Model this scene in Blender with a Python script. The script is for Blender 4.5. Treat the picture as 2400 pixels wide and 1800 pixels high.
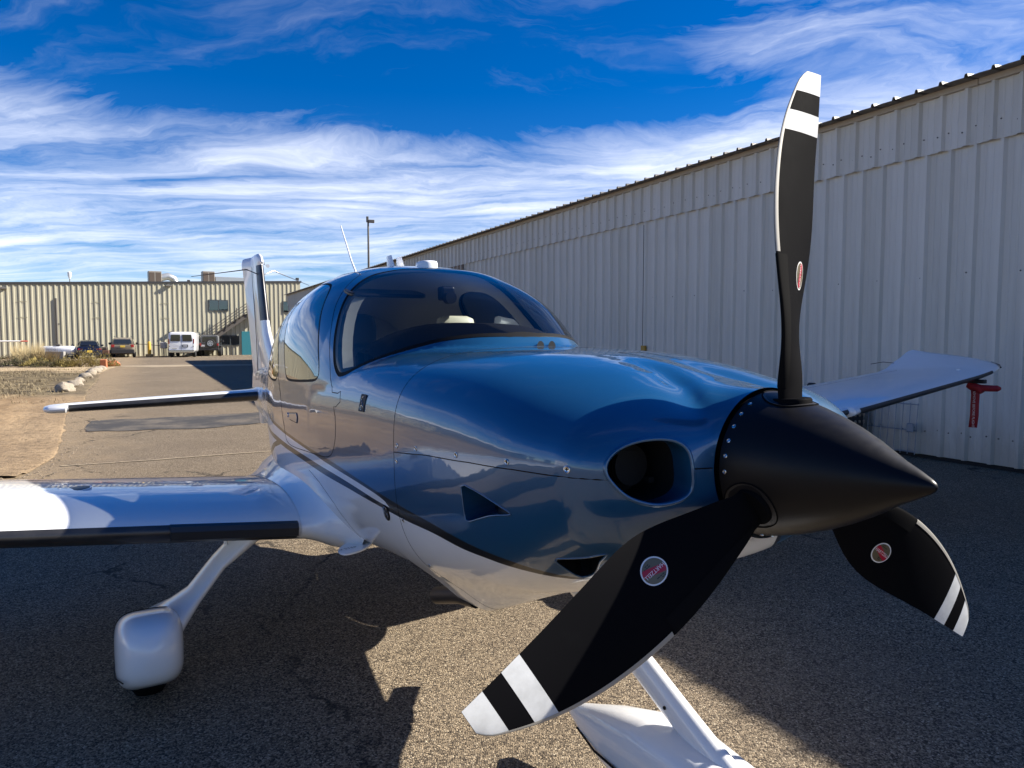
import bpy, bmesh, math, random
import numpy as np
from mathutils import Vector, Matrix, geometry

for o in list(bpy.data.objects): bpy.data.objects.remove(o)
scene = bpy.context.scene
R = math.radians
random.seed(7)
rng = np.random.default_rng(7)

# ------------------------------------------------------------------ camera
GZ0 = .055                         # ground level in the surveyed aircraft frame
cam_d = bpy.data.cameras.new('camera'); cam = bpy.data.objects.new('camera', cam_d)
scene.collection.objects.link(cam)
cam_d.sensor_fit = 'HORIZONTAL'; cam_d.sensor_width = 36.0; cam_d.lens = 36.0*1667.13/2400
cam.location = (0, 0, 1.61827-GZ0); cam.rotation_euler = (R(90)-.064253, 0, 0)
cam_d.clip_start = .05; cam_d.clip_end = 6000
scene.camera = cam

# ------------------------------------------------------------------ sun and sky
SUN = Vector((1.421, .294, 1.0)).normalized()
SUN_EL = math.asin(SUN.z); SUN_AZ = math.atan2(SUN.x, SUN.y)
sd = bpy.data.lights.new('sun', 'SUN'); sun = bpy.data.objects.new('sun', sd); scene.collection.objects.link(sun)
sd.energy = 5.0; sd.angle = R(.53); sd.color = (1.0, .93, .82)
sun.rotation_euler = SUN.to_track_quat('Z', 'Y').to_euler()
sun.location = (30, 10, 30)

world = bpy.data.worlds.new('World'); scene.world = world; world.use_nodes = True
wt = world.node_tree; wt.nodes.clear()
def N(t, kind, **kw):
    n = t.nodes.new(kind)
    for k, v in kw.items():
        if k in n.inputs.keys() and not hasattr(n, k): n.inputs[k].default_value = v
        else: setattr(n, k, v)
    return n
def math_node(t, op, a, b=None, c=None, clamp=False):
    n = t.nodes.new('ShaderNodeMath'); n.operation = op; n.use_clamp = clamp
    for i, v in enumerate((a, b, c)):
        if v is None: continue
        if isinstance(v, (int, float)): n.inputs[i].default_value = v
        else: t.links.new(v, n.inputs[i])
    return n.outputs[0]
def maprange(t, v, a, b, c=0., d=1., smooth=True):
    n = t.nodes.new('ShaderNodeMapRange')
    n.interpolation_type = 'SMOOTHSTEP' if smooth else 'LINEAR'
    t.links.new(v, n.inputs['Value'])
    for k, x in zip(('From Min', 'From Max', 'To Min', 'To Max'), (a, b, c, d)): n.inputs[k].default_value = x
    return n.outputs[0]
def mixc(t, f, a, b, mode='MIX'):
    n = t.nodes.new('ShaderNodeMix'); n.data_type = 'RGBA'; n.blend_type = mode
    for sock, v in ((n.inputs[0], f), (n.inputs[6], a), (n.inputs[7], b)):
        if isinstance(v, (int, float)): sock.default_value = v
        elif isinstance(v, tuple): sock.default_value = v if len(v) == 4 else (*v, 1)
        else: t.links.new(v, sock)
    return n.outputs[2]
def noise(t, vec, scale, detail=6, rough=.55, dist=0., dim='3D'):
    n = t.nodes.new('ShaderNodeTexNoise'); n.noise_dimensions = dim
    n.inputs['Scale'].default_value = scale; n.inputs['Detail'].default_value = detail
    n.inputs['Roughness'].default_value = rough; n.inputs['Distortion'].default_value = dist
    if vec is not None: t.links.new(vec, n.inputs['Vector'])
    return n.outputs['Fac'], n.outputs['Color']
def mapping(t, vec, loc=(0,0,0), rot=(0,0,0), scale=(1,1,1)):
    n = t.nodes.new('ShaderNodeMapping'); t.links.new(vec, n.inputs[0])
    n.inputs['Location'].default_value = loc; n.inputs['Rotation'].default_value = rot; n.inputs['Scale'].default_value = scale
    return n.outputs[0]

sky = wt.nodes.new('ShaderNodeTexSky'); sky.sky_type = 'NISHITA'; sky.sun_disc = False
sky.sun_elevation = SUN_EL; sky.sun_rotation = SUN_AZ
sky.altitude = 1800; sky.air_density = 1.0; sky.dust_density = .25; sky.ozone_density = 3.0
SKY_STRENGTH = .061
hs = wt.nodes.new('ShaderNodeHueSaturation'); hs.inputs['Hue'].default_value = .513; hs.inputs['Saturation'].default_value = 1.44; hs.inputs['Value'].default_value = 1.0
wt.links.new(sky.outputs[0], hs.inputs['Color'])
tc = wt.nodes.new('ShaderNodeTexCoord')
sep = wt.nodes.new('ShaderNodeSeparateXYZ'); wt.links.new(tc.outputs['Generated'], sep.inputs[0])
# directions projected on a cloud sheet (flattened near the horizon so streaks foreshorten like real cirrus)
zz = math_node(wt, 'ADD', math_node(wt, 'MAXIMUM', sep.outputs[2], 0.0), .07)
px = math_node(wt, 'DIVIDE', sep.outputs[0], zz); py = math_node(wt, 'DIVIDE', sep.outputs[1], zz)
comb = wt.nodes.new('ShaderNodeCombineXYZ'); wt.links.new(px, comb.inputs[0]); wt.links.new(py, comb.inputs[1])
P0 = comb.outputs[0]
# slow swirl of the whole sheet, then finer curling
_, wcol = noise(wt, P0, .32, 3, .5)
def warp(vec, col, amt):
    s = wt.nodes.new('ShaderNodeVectorMath'); s.operation = 'SUBTRACT'; wt.links.new(col, s.inputs[0]); s.inputs[1].default_value = (.5, .5, .5)
    m = wt.nodes.new('ShaderNodeVectorMath'); m.operation = 'SCALE'; wt.links.new(s.outputs[0], m.inputs[0]); m.inputs['Scale'].default_value = amt
    a = wt.nodes.new('ShaderNodeVectorMath'); a.operation = 'ADD'; wt.links.new(vec, a.inputs[0]); wt.links.new(m.outputs[0], a.inputs[1])
    return a.outputs[0]
PW = warp(P0, wcol, 2.2)
_, wcol2 = noise(wt, PW, 1.3, 5, .6)
PW2 = warp(PW, wcol2, .55)
_, wcol3 = noise(wt, PW2, 6.0, 5, .65)
PW3 = warp(PW2, wcol3, .035)
# fibres: three families of combed streaks
fa, _ = noise(wt, mapping(wt, PW3, (1.7, .4, 0), (0, 0, R(-18)), (.50, 3.2, 1)), 1.3, 9, .60, .15)
fb, _ = noise(wt, mapping(wt, PW3, (5.1, 2.2, 0), (0, 0, R(38)), (.55, 3.4, 1)), 1.25, 9, .62, .2)
fc, _ = noise(wt, mapping(wt, PW2, (9.3, 7.7, 0), (0, 0, R(-6)), (.5, 5.0, 1)), 2.6, 10, .66, .2)
fluff, _ = noise(wt, mapping(wt, PW2, scale=(.8, 1.3, 1)), 1.5, 9, .58)
big, _ = noise(wt, mapping(wt, P0, (0.9, 4.6, 0), (0, 0, R(-10)), (.6, .9, 1)), .7, 3, .5)
# cover: banks low in the sky ahead, a fan rising to the right, thin wisps elsewhere
el = sep.outputs[2]
low = math_node(wt, 'MULTIPLY', maprange(wt, el, .32, .23), maprange(wt, el, .0, .10, .45, 1.0))
azr = math_node(wt, 'ARCTAN2', sep.outputs[0], sep.outputs[1])
right = math_node(wt, 'MULTIPLY', maprange(wt, azr, .08, .40), maprange(wt, azr, 1.4, .9))
right = math_node(wt, 'MULTIPLY', right, maprange(wt, el, .62, .42))
cover = math_node(wt, 'ADD', math_node(wt, 'MULTIPLY', low, .185), math_node(wt, 'MULTIPLY', right, .115))
cover = math_node(wt, 'ADD', cover, math_node(wt, 'MULTIPLY', math_node(wt, 'SUBTRACT', big, .5), .26))
cover = math_node(wt, 'SUBTRACT', cover, maprange(wt, azr, -.68, -1.1, 0, .07))
clear = math_node(wt, 'MULTIPLY', math_node(wt, 'SUBTRACT', 1.0, low), math_node(wt, 'SUBTRACT', 1.0, right))
cover = math_node(wt, 'SUBTRACT', cover, math_node(wt, 'MULTIPLY', clear, .065))
mixf = maprange(wt, azr, -.05, .35)
fib = mixc(wt, mixf, fa, fb)
fibv = wt.nodes.new('ShaderNodeSeparateColor'); wt.links.new(fib, fibv.inputs[0])
dens = math_node(wt, 'ADD', math_node(wt, 'MULTIPLY', fibv.outputs[0], .52), math_node(wt, 'MULTIPLY', fluff, .38))
dens = math_node(wt, 'ADD', dens, math_node(wt, 'MULTIPLY', fc, .10))
dens = math_node(wt, 'ADD', dens, cover)
cloud = maprange(wt, dens, .53, .86, smooth=False)
cloud = math_node(wt, 'POWER', math_node(wt, 'MAXIMUM', math_node(wt, 'MINIMUM', cloud, 1.0), 0.0), 1.15)
wisp = math_node(wt, 'MULTIPLY', maprange(wt, math_node(wt, 'ADD', math_node(wt, 'MULTIPLY', fb, .6), math_node(wt, 'MULTIPLY', fluff, .4)), .50, .76), .20)
cloud = math_node(wt, 'MAXIMUM', cloud, wisp)
cloud = math_node(wt, 'MULTIPLY', cloud, maprange(wt, el, -.01, .03))
cloud = math_node(wt, 'MULTIPLY', cloud, .92)
skyc = mixc(wt, cloud, hs.outputs[0], (8.2, 8.7, 9.9, 1))
bg = wt.nodes.new('ShaderNodeBackground'); bg.inputs['Strength'].default_value = SKY_STRENGTH
wo = wt.nodes.new('ShaderNodeOutputWorld')
wt.links.new(skyc, bg.inputs['Color']); wt.links.new(bg.outputs[0], wo.inputs['Surface'])

# ------------------------------------------------------------------ exposure
vs = scene.view_settings
vs.view_transform = 'Standard'; vs.look = 'None'; vs.gamma = 1.0; vs.exposure = 1.17; vs.use_curve_mapping = False
scene.cycles.max_bounces = 8; scene.cycles.transparent_max_bounces = 12
scene.cycles.use_denoising = True

# ------------------------------------------------------------------ helpers
C = scene.collection
def link(o, parent=None):
    C.objects.link(o)
    if parent is not None: o.parent = parent
    return o
def tag(o, label=None, cat=None, group=None, kind=None):
    if label: o['label'] = label
    if cat: o['category'] = cat
    if group: o['group'] = group
    if kind: o['kind'] = kind
    return o
def empty(name, loc=(0,0,0), rz=0, label=None, cat=None, group=None):
    o = bpy.data.objects.new(name, None); o.empty_display_size = .3
    o.location = loc; o.rotation_euler = (0, 0, rz); link(o); tag(o, label, cat, group); return o
def copy_tree(o, parent=None):
    c = o.copy(); link(c, parent)
    for ch in list(o.children): copy_tree(ch, c)
    return c
class MB:
    """collects vertices and faces, links them as one mesh object"""
    def __init__(s): s.v = []; s.f = []; s.m = []; s.mi = 0
    def add(s, verts, faces):
        n = len(s.v); s.v += [tuple(map(float, p)) for p in verts]; s.f += [tuple(i+n for i in f) for f in faces]; s.m += [s.mi]*len(faces); return s
    def box(s, c, d, rz=0, rx=0, ry=0):
        hx, hy, hz = d[0]/2, d[1]/2, d[2]/2
        M = Matrix.Translation(c) @ Matrix.Rotation(rz, 4, 'Z') @ Matrix.Rotation(ry, 4, 'Y') @ Matrix.Rotation(rx, 4, 'X')
        vs_ = [M @ Vector((x*hx, y*hy, z*hz)) for z in (-1, 1) for y in (-1, 1) for x in (-1, 1)]
        return s.add(vs_, [(0,2,3,1),(4,5,7,6),(0,1,5,4),(2,6,7,3),(0,4,6,2),(1,3,7,5)])
    def tube(s, pts, r, seg=8, cap=True, flat=1.0):
        pts = [Vector(p) for p in pts]; n = len(pts); rr = r if isinstance(r, (list, tuple)) else [r]*n
        rings = []; up0 = None
        for i, p in enumerate(pts):
            t = (pts[min(i+1, n-1)]-pts[max(i-1, 0)]).normalized()
            if up0 is None:
                up0 = Vector((0,0,1)) if abs(t.z) < .9 else Vector((1,0,0))
            a = t.cross(up0).normalized(); b = a.cross(t).normalized(); up0 = b
            rings.append([p + rr[i]*(math.cos(2*math.pi*k/seg)*a + flat*math.sin(2*math.pi*k/seg)*b) for k in range(seg)])
        vv = [q for rg in rings for q in rg]; ff = []
        for i in range(n-1):
            for k in range(seg):
                ff.append((i*seg+k, i*seg+(k+1) % seg, (i+1)*seg+(k+1) % seg, (i+1)*seg+k))
        if cap: ff += [tuple(range(seg-1, -1, -1)), tuple((n-1)*seg+k for k in range(seg))]
        return s.add(vv, ff)
    def loft(s, rings, closed=True, cap=True):
        seg = len(rings[0]); n = len(rings); vv = [q for rg in rings for q in rg]; ff = []
        for i in range(n-1):
            for k in range(seg if closed else seg-1):
                ff.append((i*seg+k, i*seg+(k+1) % seg, (i+1)*seg+(k+1) % seg, (i+1)*seg+k))
        if cap: ff += [tuple(range(seg-1, -1, -1)), tuple((n-1)*seg+k for k in range(seg))]
        return s.add(vv, ff)
    def lathe(s, prof, M=None, seg=32):
        """prof: (height, radius) along local z"""
        M = M or Matrix(); rings = []
        for h, r in prof: rings.append([M @ Vector((r*math.cos(2*math.pi*k/seg), r*math.sin(2*math.pi*k/seg), h)) for k in range(seg)])
        return s.loft(rings)
    def prism(s, poly, axis_vec):
        n = len(poly); a = [Vector(p) for p in poly]; b = [p+Vector(axis_vec) for p in a]
        return s.add(a+b, [tuple(range(n-1, -1, -1)), tuple(range(n, 2*n))] + [(i, (i+1) % n, n+(i+1) % n, n+i) for i in range(n)])
    def mesh(s, name, mats, smooth=None):
        me = bpy.data.meshes.new(name); me.from_pydata(s.v, [], s.f); me.update()
        bm = bmesh.new(); bm.from_mesh(me); bmesh.ops.recalc_face_normals(bm, faces=bm.faces[:]); bm.to_mesh(me); bm.free()
        for m in (mats if isinstance(mats, (list, tuple)) else [mats]): me.materials.append(m)
        me.polygons.foreach_set('material_index', s.m)
        if smooth is not None:
            me.polygons.foreach_set('use_smooth', [True]*len(me.polygons))
            if smooth < 180: me.set_sharp_from_angle(angle=R(smooth))
        return me
    def build(s, name, mats, parent=None, smooth=None, bevel=0, bseg=2):
        o = bpy.data.objects.new(name, s.mesh(name, mats, smooth)); link(o, parent)
        if bevel:
            md = o.modifiers.new('bevel', 'BEVEL'); md.width = bevel; md.segments = bseg; md.limit_method = 'ANGLE'; md.angle_limit = R(35)
        return o
def superring(cx, cy, cz, w, h, n=4, seg=32, axis='x'):
    out = []
    for k in range(seg):
        a = 2*math.pi*k/seg; c, s_ = math.cos(a), math.sin(a)
        p = (abs(c)**(2/n)*math.copysign(w, c), abs(s_)**(2/n)*math.copysign(h, s_))
        out.append({'x': (cx, cy+p[0], cz+p[1]), 'y': (cx+p[0], cy, cz+p[1]), 'z': (cx+p[0], cy+p[1], cz)}[axis])
    return out
def raw_mesh(name, V, F, mats, mi=None, normals=None, parent=None, smooth=True):
    me = bpy.data.meshes.new(name); me.from_pydata([tuple(p) for p in V], [], [tuple(f) for f in F]); me.update()
    for m in (mats if isinstance(mats, (list, tuple)) else [mats]): me.materials.append(m)
    if mi is not None: me.polygons.foreach_set('material_index', list(mi))
    if smooth: me.polygons.foreach_set('use_smooth', [True]*len(me.polygons))
    if normals is not None: me.normals_split_custom_set_from_vertices([tuple(n) for n in normals])
    o = bpy.data.objects.new(name, me); link(o, parent); return o
def text_mesh(txt, size, mat_, name, parent, M, align='CENTER', spacing=1.0, extrude=0.0):
    cu = bpy.data.curves.new(name, 'FONT'); cu.body = txt; cu.size = size; cu.align_x = align; cu.align_y = 'CENTER'
    cu.space_character = spacing; cu.extrude = extrude; cu.resolution_u = 4
    tmp = bpy.data.objects.new('tmp_text', cu); C.objects.link(tmp)
    bpy.context.view_layer.update()
    me = bpy.data.meshes.new_from_object(tmp.evaluated_get(bpy.context.evaluated_depsgraph_get()))
    bpy.data.objects.remove(tmp); bpy.data.curves.remove(cu)
    me.materials.clear(); me.materials.append(mat_)
    me.transform(M)
    o = bpy.data.objects.new(name, me); link(o, parent); return o

# ------------------------------------------------------------------ materials
def mat(name, col=(.5,.5,.5), rough=.5, metal=0., coat=0., coat_rough=.03, spec=.5, ior=1.5, nt=False):
    m = bpy.data.materials.new(name); m.use_nodes = True
    b = m.node_tree.nodes['Principled BSDF']
    b.inputs['Base Color'].default_value = (*col, 1); b.inputs['Roughness'].default_value = rough; b.inputs['Metallic'].default_value = metal
    b.inputs['Coat Weight'].default_value = coat; b.inputs['Coat Roughness'].default_value = coat_rough
    b.inputs['Specular IOR Level'].default_value = spec; b.inputs['IOR'].default_value = ior
    return m
def bsdf(m): return m.node_tree.nodes['Principled BSDF']
def per_object(m, col_socket, amt=.12):
    """each sheet a touch lighter or darker than its neighbour"""
    t = m.node_tree; oi = t.nodes.new('ShaderNodeObjectInfo')
    return mixc(t, 1.0, col_socket, mixc(t, oi.outputs['Random'], (1-amt, 1-amt, 1-amt*1.15, 1), (1, 1, 1, 1)), 'MULTIPLY')
def objcoord(m):
    n = m.node_tree.nodes.new('ShaderNodeTexCoord'); return n.outputs['Object']
def add_bump(m, height, strength, dist, target='Normal'):
    t = m.node_tree; b = t.nodes.new('ShaderNodeBump'); b.inputs['Strength'].default_value = strength; b.inputs['Distance'].default_value = dist
    t.links.new(height, b.inputs['Height']); t.links.new(b.outputs[0], bsdf(m).inputs[target])
    return b
def weather(m, col, dark, scale=3., amt=.5, rough=None, detail=8):
    """colour that wanders a little between two tones"""
    t = m.node_tree; f, _ = noise(t, objcoord(m), scale, detail, .6)
    t.links.new(mixc(t, maprange(t, f, .35, .75, 0, amt), col, dark), bsdf(m).inputs['Base Color'])
    if rough: t.links.new(maprange(t, f, .3, .7, rough[0], rough[1]), bsdf(m).inputs['Roughness'])
    return m
def paint(name, col, metal=0., rough=.35, wav=.00035, coat=1.0, cior=1.5):
    m = mat(name, col, rough, metal, coat, .015); t = m.node_tree
    bsdf(m).inputs['Coat IOR'].default_value = cior
    f, _ = noise(t, objcoord(m), 5.5, 3, .5)
    b = add_bump(m, f, 1.0, wav*6, 'Coat Normal')
    d, _ = noise(t, objcoord(m), 2.2, 8, .65)
    t.links.new(maprange(t, d, .35, .8, .012, .05), bsdf(m).inputs['Coat Roughness'])
    return m
BLUE = paint('metallic_blue_paint', (.012, .085, .195), .30, .28, .0003, 1.0, 1.52)
WHITE = paint('white_paint', (.84, .845, .85), 0, .4, .00025, .9, 1.5)
BLACKP = paint('black_stripe_paint', (.005, .005, .006), 0, .4, .0003, .6, 1.4)
BLACKM = mat('matte_black', (.012, .012, .014), .42)
SEAM = mat('dark_seam', (.004, .0045, .006), .6, spec=.12)
RUBBER = mat('black_rubber', (.007, .007, .0075), .8, spec=.03)
def make_spinner():
    m = mat('satin_black_spinner', (.005, .005, .0065), .36); t = m.node_tree
    f, _ = noise(t, objcoord(m), 45, 6, .6); t.links.new(maprange(t, f, .3, .7, .36, .41), bsdf(m).inputs['Roughness'])
    return m
bsdf(make_spinner.__globals__.setdefault('_sp', make_spinner())).inputs['Specular IOR Level'].default_value = .22
SPIN = _sp
def make_blade_mat():
    m = mat('composite_blade_black', (.006, .006, .007), .62, spec=.015); t = m.node_tree
    oc = objcoord(m); f, _ = noise(t, mapping(t, oc, scale=(60, 60, 8)), 3, 6, .6)
    g, _ = noise(t, oc, 9, 6, .7)
    t.links.new(mixc(t, maprange(t, g, .5, .85, 0, .5), (.0055, .0055, .0065, 1), (.0085, .009, .010, 1)), bsdf(m).inputs['Base Color'])
    t.links.new(maprange(t, g, .3, .7, .62, .72), bsdf(m).inputs['Roughness'])
    add_bump(m, f, .35, .0006)
    return m
BLADE = make_blade_mat()
BANDW = weather(mat('blade_white_band', (.74, .76, .76), .5), (.62, .635, .64, 1), (.42, .43, .42, 1), 22, .6)
STRIP = mat('metal_erosion_strip', (.36, .345, .31), .5, .25)
DEICE = weather(mat('titanium_deice_panel', (.05, .05, .055), .36, .6), (.055, .055, .06, 1), (.10, .095, .09, 1), 6, .6, (.3, .45))
STEEL = mat('stainless', (.6, .6, .6), .25, 1.)
DARKMETAL = mat('dark_metal', (.06, .06, .06), .4, .8)
BEIGE = weather(mat('beige_leather', (.66, .62, .48), .55), (.68, .64, .50, 1), (.52, .48, .36, 1), 8, .4)
GREYSEAT = mat('charcoal_leather', (.06, .065, .075), .5)
LINER = mat('cabin_headliner', (.40, .39, .37), .85)
DASH = mat('black_glareshield', (.006, .006, .0065), .8, spec=.08)
RED = mat('red_nylon', (.32, .012, .02), .7)
def make_glass(name, tint, rough=.0, refl=1.0):
    m = bpy.data.materials.new(name); m.use_nodes = True; t = m.node_tree; t.nodes.clear()
    tr = t.nodes.new('ShaderNodeBsdfTransparent'); tr.inputs[0].default_value = (*tint, 1)
    gl = t.nodes.new('ShaderNodeBsdfGlossy'); gl.inputs['Roughness'].default_value = rough; gl.inputs['Color'].default_value = (.98, .99, 1, 1)
    fr = t.nodes.new('ShaderNodeFresnel'); fr.inputs['IOR'].default_value = 1.62
    f = math_node(t, 'MULTIPLY', fr.outputs[0], 1.15*refl, clamp=True)
    mx = t.nodes.new('ShaderNodeMixShader'); t.links.new(f, mx.inputs[0]); t.links.new(tr.outputs[0], mx.inputs[1]); t.links.new(gl.outputs[0], mx.inputs[2])
    o = t.nodes.new('ShaderNodeOutputMaterial'); t.links.new(mx.outputs[0], o.inputs[0]); return m
GLASS = make_glass('cabin_glass', (.88, .91, .92), 0, .72)
WGLASS = make_glass('side_window_glass', (.70, .77, .80), 0, 1.5)

def make_asphalt(name, mean=1.0):
    m = mat(name, (.1,.1,.1), .9, spec=.2); t = m.node_tree; oc = objcoord(m)
    v = t.nodes.new('ShaderNodeTexVoronoi'); v.inputs['Scale'].default_value = 140; t.links.new(oc, v.inputs['Vector'])
    v2 = t.nodes.new('ShaderNodeTexVoronoi'); v2.inputs['Scale'].default_value = 300; t.links.new(oc, v2.inputs['Vector'])
    hs_ = t.nodes.new('ShaderNodeSeparateColor'); t.links.new(v.outputs['Color'], hs_.inputs[0])
    rp = t.nodes.new('ShaderNodeValToRGB'); t.links.new(hs_.outputs[0], rp.inputs[0])
    el = rp.color_ramp.elements; el[0].position = 0; el[0].color = (.034, .028, .022, 1); el[1].position = 1; el[1].color = (.58, .495, .365, 1)
    for p, c in ((.20, (.072,.057,.042)), (.42, (.215,.168,.115)), (.7, (.335,.265,.18)), (.9, (.44,.35,.24))):
        e = el.new(p); e.color = (*c, 1)
    hs2 = t.nodes.new('ShaderNodeSeparateColor'); t.links.new(v2.outputs['Color'], hs2.inputs[0])
    col = mixc(t, maprange(t, hs2.outputs[1], .2, .9, 0, .55), rp.outputs[0], (.062, .049, .037, 1))
    big, _ = noise(t, oc, .35, 7, .6); mid, _ = noise(t, oc, 2.3, 6, .6)
    col = mixc(t, maprange(t, big, .38, .68, 0, .38), col, (.13*mean, .102*mean, .075*mean, 1))
    col = mixc(t, maprange(t, mid, .5, .8, 0, .35), col, (.32*mean, .26*mean, .19*mean, 1))
    # sand blown over the margin beside the dirt verge
    sp_ = t.nodes.new('ShaderNodeSeparateXYZ'); t.links.new(oc, sp_.inputs[0])
    nn_ = math_node(t, 'ADD', math_node(t, 'MULTIPLY', sp_.outputs[0], .891), math_node(t, 'MULTIPLY', sp_.outputs[1], .454))
    en, _ = noise(t, oc, 1.1, 9, .72); ef, _ = noise(t, oc, 16, 6, .7)
    dust = maprange(t, math_node(t, 'ADD', nn_, math_node(t, 'MULTIPLY', math_node(t, 'SUBTRACT', en, .5), 2.6)), .1, -1.5)
    dust = math_node(t, 'MULTIPLY', dust, maprange(t, sp_.outputs[1], 6.0, 8.0)); dust = math_node(t, 'MULTIPLY', dust, maprange(t, ef, .3, .62, .25, 1.0))
    col = mixc(t, math_node(t, 'MULTIPLY', dust, .75), col, (.33, .245, .15, 1))
    # tyre-polished lanes and a few oil spots
    ol = t.nodes.new('ShaderNodeTexVoronoi'); ol.inputs['Scale'].default_value = .55; t.links.new(oc, ol.inputs['Vector'])
    spot = math_node(t, 'MULTIPLY', maprange(t, math_node(t, 'ADD', ol.outputs['Distance'], math_node(t, 'MULTIPLY', mid, .12)), .20, .09), .5)
    col = mixc(t, spot, col, (.045, .039, .034, 1))
    # hairline cracks
    cr = t.nodes.new('ShaderNodeTexVoronoi'); cr.feature = 'DISTANCE_TO_EDGE'; cr.inputs['Scale'].default_value = .28
    _, wc = noise(t, oc, 1.2, 6, .6); s_ = t.nodes.new('ShaderNodeVectorMath'); s_.operation = 'ADD'; t.links.new(oc, s_.inputs[0]); t.links.new(wc, s_.inputs[1]); t.links.new(s_.outputs[0], cr.inputs['Vector'])
    ck = math_node(t, 'MULTIPLY', maprange(t, cr.outputs['Distance'], .0075, .0025), maprange(t, mid, .42, .56))
    col = mixc(t, math_node(t, 'MULTIPLY', ck, .75), col, (.02, .018, .016, 1))
    t.links.new(col, bsdf(m).inputs['Base Color'])
    h = math_node(t, 'ADD', math_node(t, 'MULTIPLY', v.outputs['Distance'], -1.0), math_node(t, 'MULTIPLY', hs_.outputs[1], .5))
    add_bump(m, h, .8, .006)
    return m
ASPH = make_asphalt('chip_seal_asphalt')
import numpy as np
def pch(x,X,Y):
    """monotone cubic through (X increasing)"""
    X=np.asarray(X,float);Y=np.asarray(Y,float);h=np.diff(X);dl=np.diff(Y)/h
    m=np.zeros(len(X));m[0]=dl[0];m[-1]=dl[-1]
    for i in range(1,len(X)-1):
        if dl[i-1]*dl[i]>0:
            w1=2*h[i]+h[i-1];w2=h[i]+2*h[i-1]
            m[i]=(w1+w2)/(w1/dl[i-1]+w2/dl[i])
    x=np.clip(np.asarray(x,float),X[0],X[-1]);i=np.clip(np.searchsorted(X,x)-1,0,len(h)-1)
    t=(x-X[i])/h[i];t2=t*t;t3=t2*t
    return (2*t3-3*t2+1)*Y[i]+(t3-2*t2+t)*h[i]*m[i]+(-2*t3+3*t2)*Y[i+1]+(t3-t2)*h[i]*m[i+1]
HZ=1.2455;BUMP=.115
RING_X,RING_R,U0=-.432,.196,-.62
# stations (x increasing = forward)
SX =[-7.75,-7.2,-6.5,-5.6,-5.0,-4.5,-4.2,-3.8,-3.4,-3.0,-2.5,-2.0,-1.5,-1.1,-.85,-.62]
SW =[ .03, .085,.17, .31, .40, .49,.538,.610,.652,.660,.658,.650,.637,.610,.588,.545]
SB =[1.05,.92,.88,.82, .775, .725,.685,.64,.615,.60,.605,.628,.672,.750,.83,.935]
ST =[1.40,1.42,1.44,1.48,1.50,1.52,1.54,1.55,1.56,1.57,1.585,1.59,1.568,1.545,1.512,1.462]
SM =[1.25,1.22,1.21,1.22,1.21,1.20,1.20,1.20,1.20,1.20,1.20,1.20,1.20,1.21,1.225,1.245]
SNU=[2.0,2.0,2.2,2.4,2.6,2.8,2.8,3,3,3.2,3.4,3.4,3.4,3.1,2.7,2.35]
SNL=[2.0,2.0,2.2,2.4,2.7,3.1,3.2,3.2,3.2,3.1,3.05,2.85,2.95,3.0,2.8,2.5]
# greenhouse crown height against x' = x + sweep(y)
GX=[-7.75,-6.6,-5.8,-5.0,-4.4,-3.9,-3.4,-3.0,-2.8,-2.4,-2.17,-1.89,-1.66,-1.45,-1.2]
GZ=[1.45,1.50,1.55,1.66,1.80,1.945,2.015,2.038,2.030,1.975,1.912,1.798,1.618,1.38,1.0]
def sweep(y): return .52*(np.abs(y)/.6)**2.4
def sec_r(x,th):
    x,th=np.broadcast_arrays(np.asarray(x,float),np.asarray(th,float))
    w=pch(x,SX,SW);zm=pch(x,SX,SM);zt=pch(x,SX,ST);zb=pch(x,SX,SB);nu=pch(x,SX,SNU);nl=pch(x,SX,SNL)
    s=np.abs(np.sin(th))+1e-9;c=np.cos(th)
    up=c>=0
    H=np.where(up,zt-zm,zm-zb);n=np.where(up,nu,nl)
    rb=((s/w)**n+(np.abs(c)/H+1e-9)**n)**(-1/n)
    # greenhouse
    y=rb*s
    wg=w*.995
    for k in range(14):
        Hg=np.maximum(pch(x+sweep(np.minimum(y,.66))*np.clip((x+3.3)/.8,0,1),GX,GZ)-zm,.02)
        ng=3.1
        rg=((s/wg)**ng+(np.maximum(c,0)/Hg+1e-9)**ng)**(-1/ng)
        y=.5*y+.5*rg*s
    ath=np.abs(th);fz=np.clip((ath-1.22)/.16,0,1)*np.clip((x+2.6)/.35,0,1);fz=fz*fz*(3-2*fz)
    rg=rg*(1-.3*fz)
    k=.012
    dlt=np.abs(rb-rg)
    sm=np.maximum(rb,rg)+np.maximum(k-dlt,0)**2/(4*k)
    r=np.where(up,sm,rb)
    return r,zm
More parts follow.
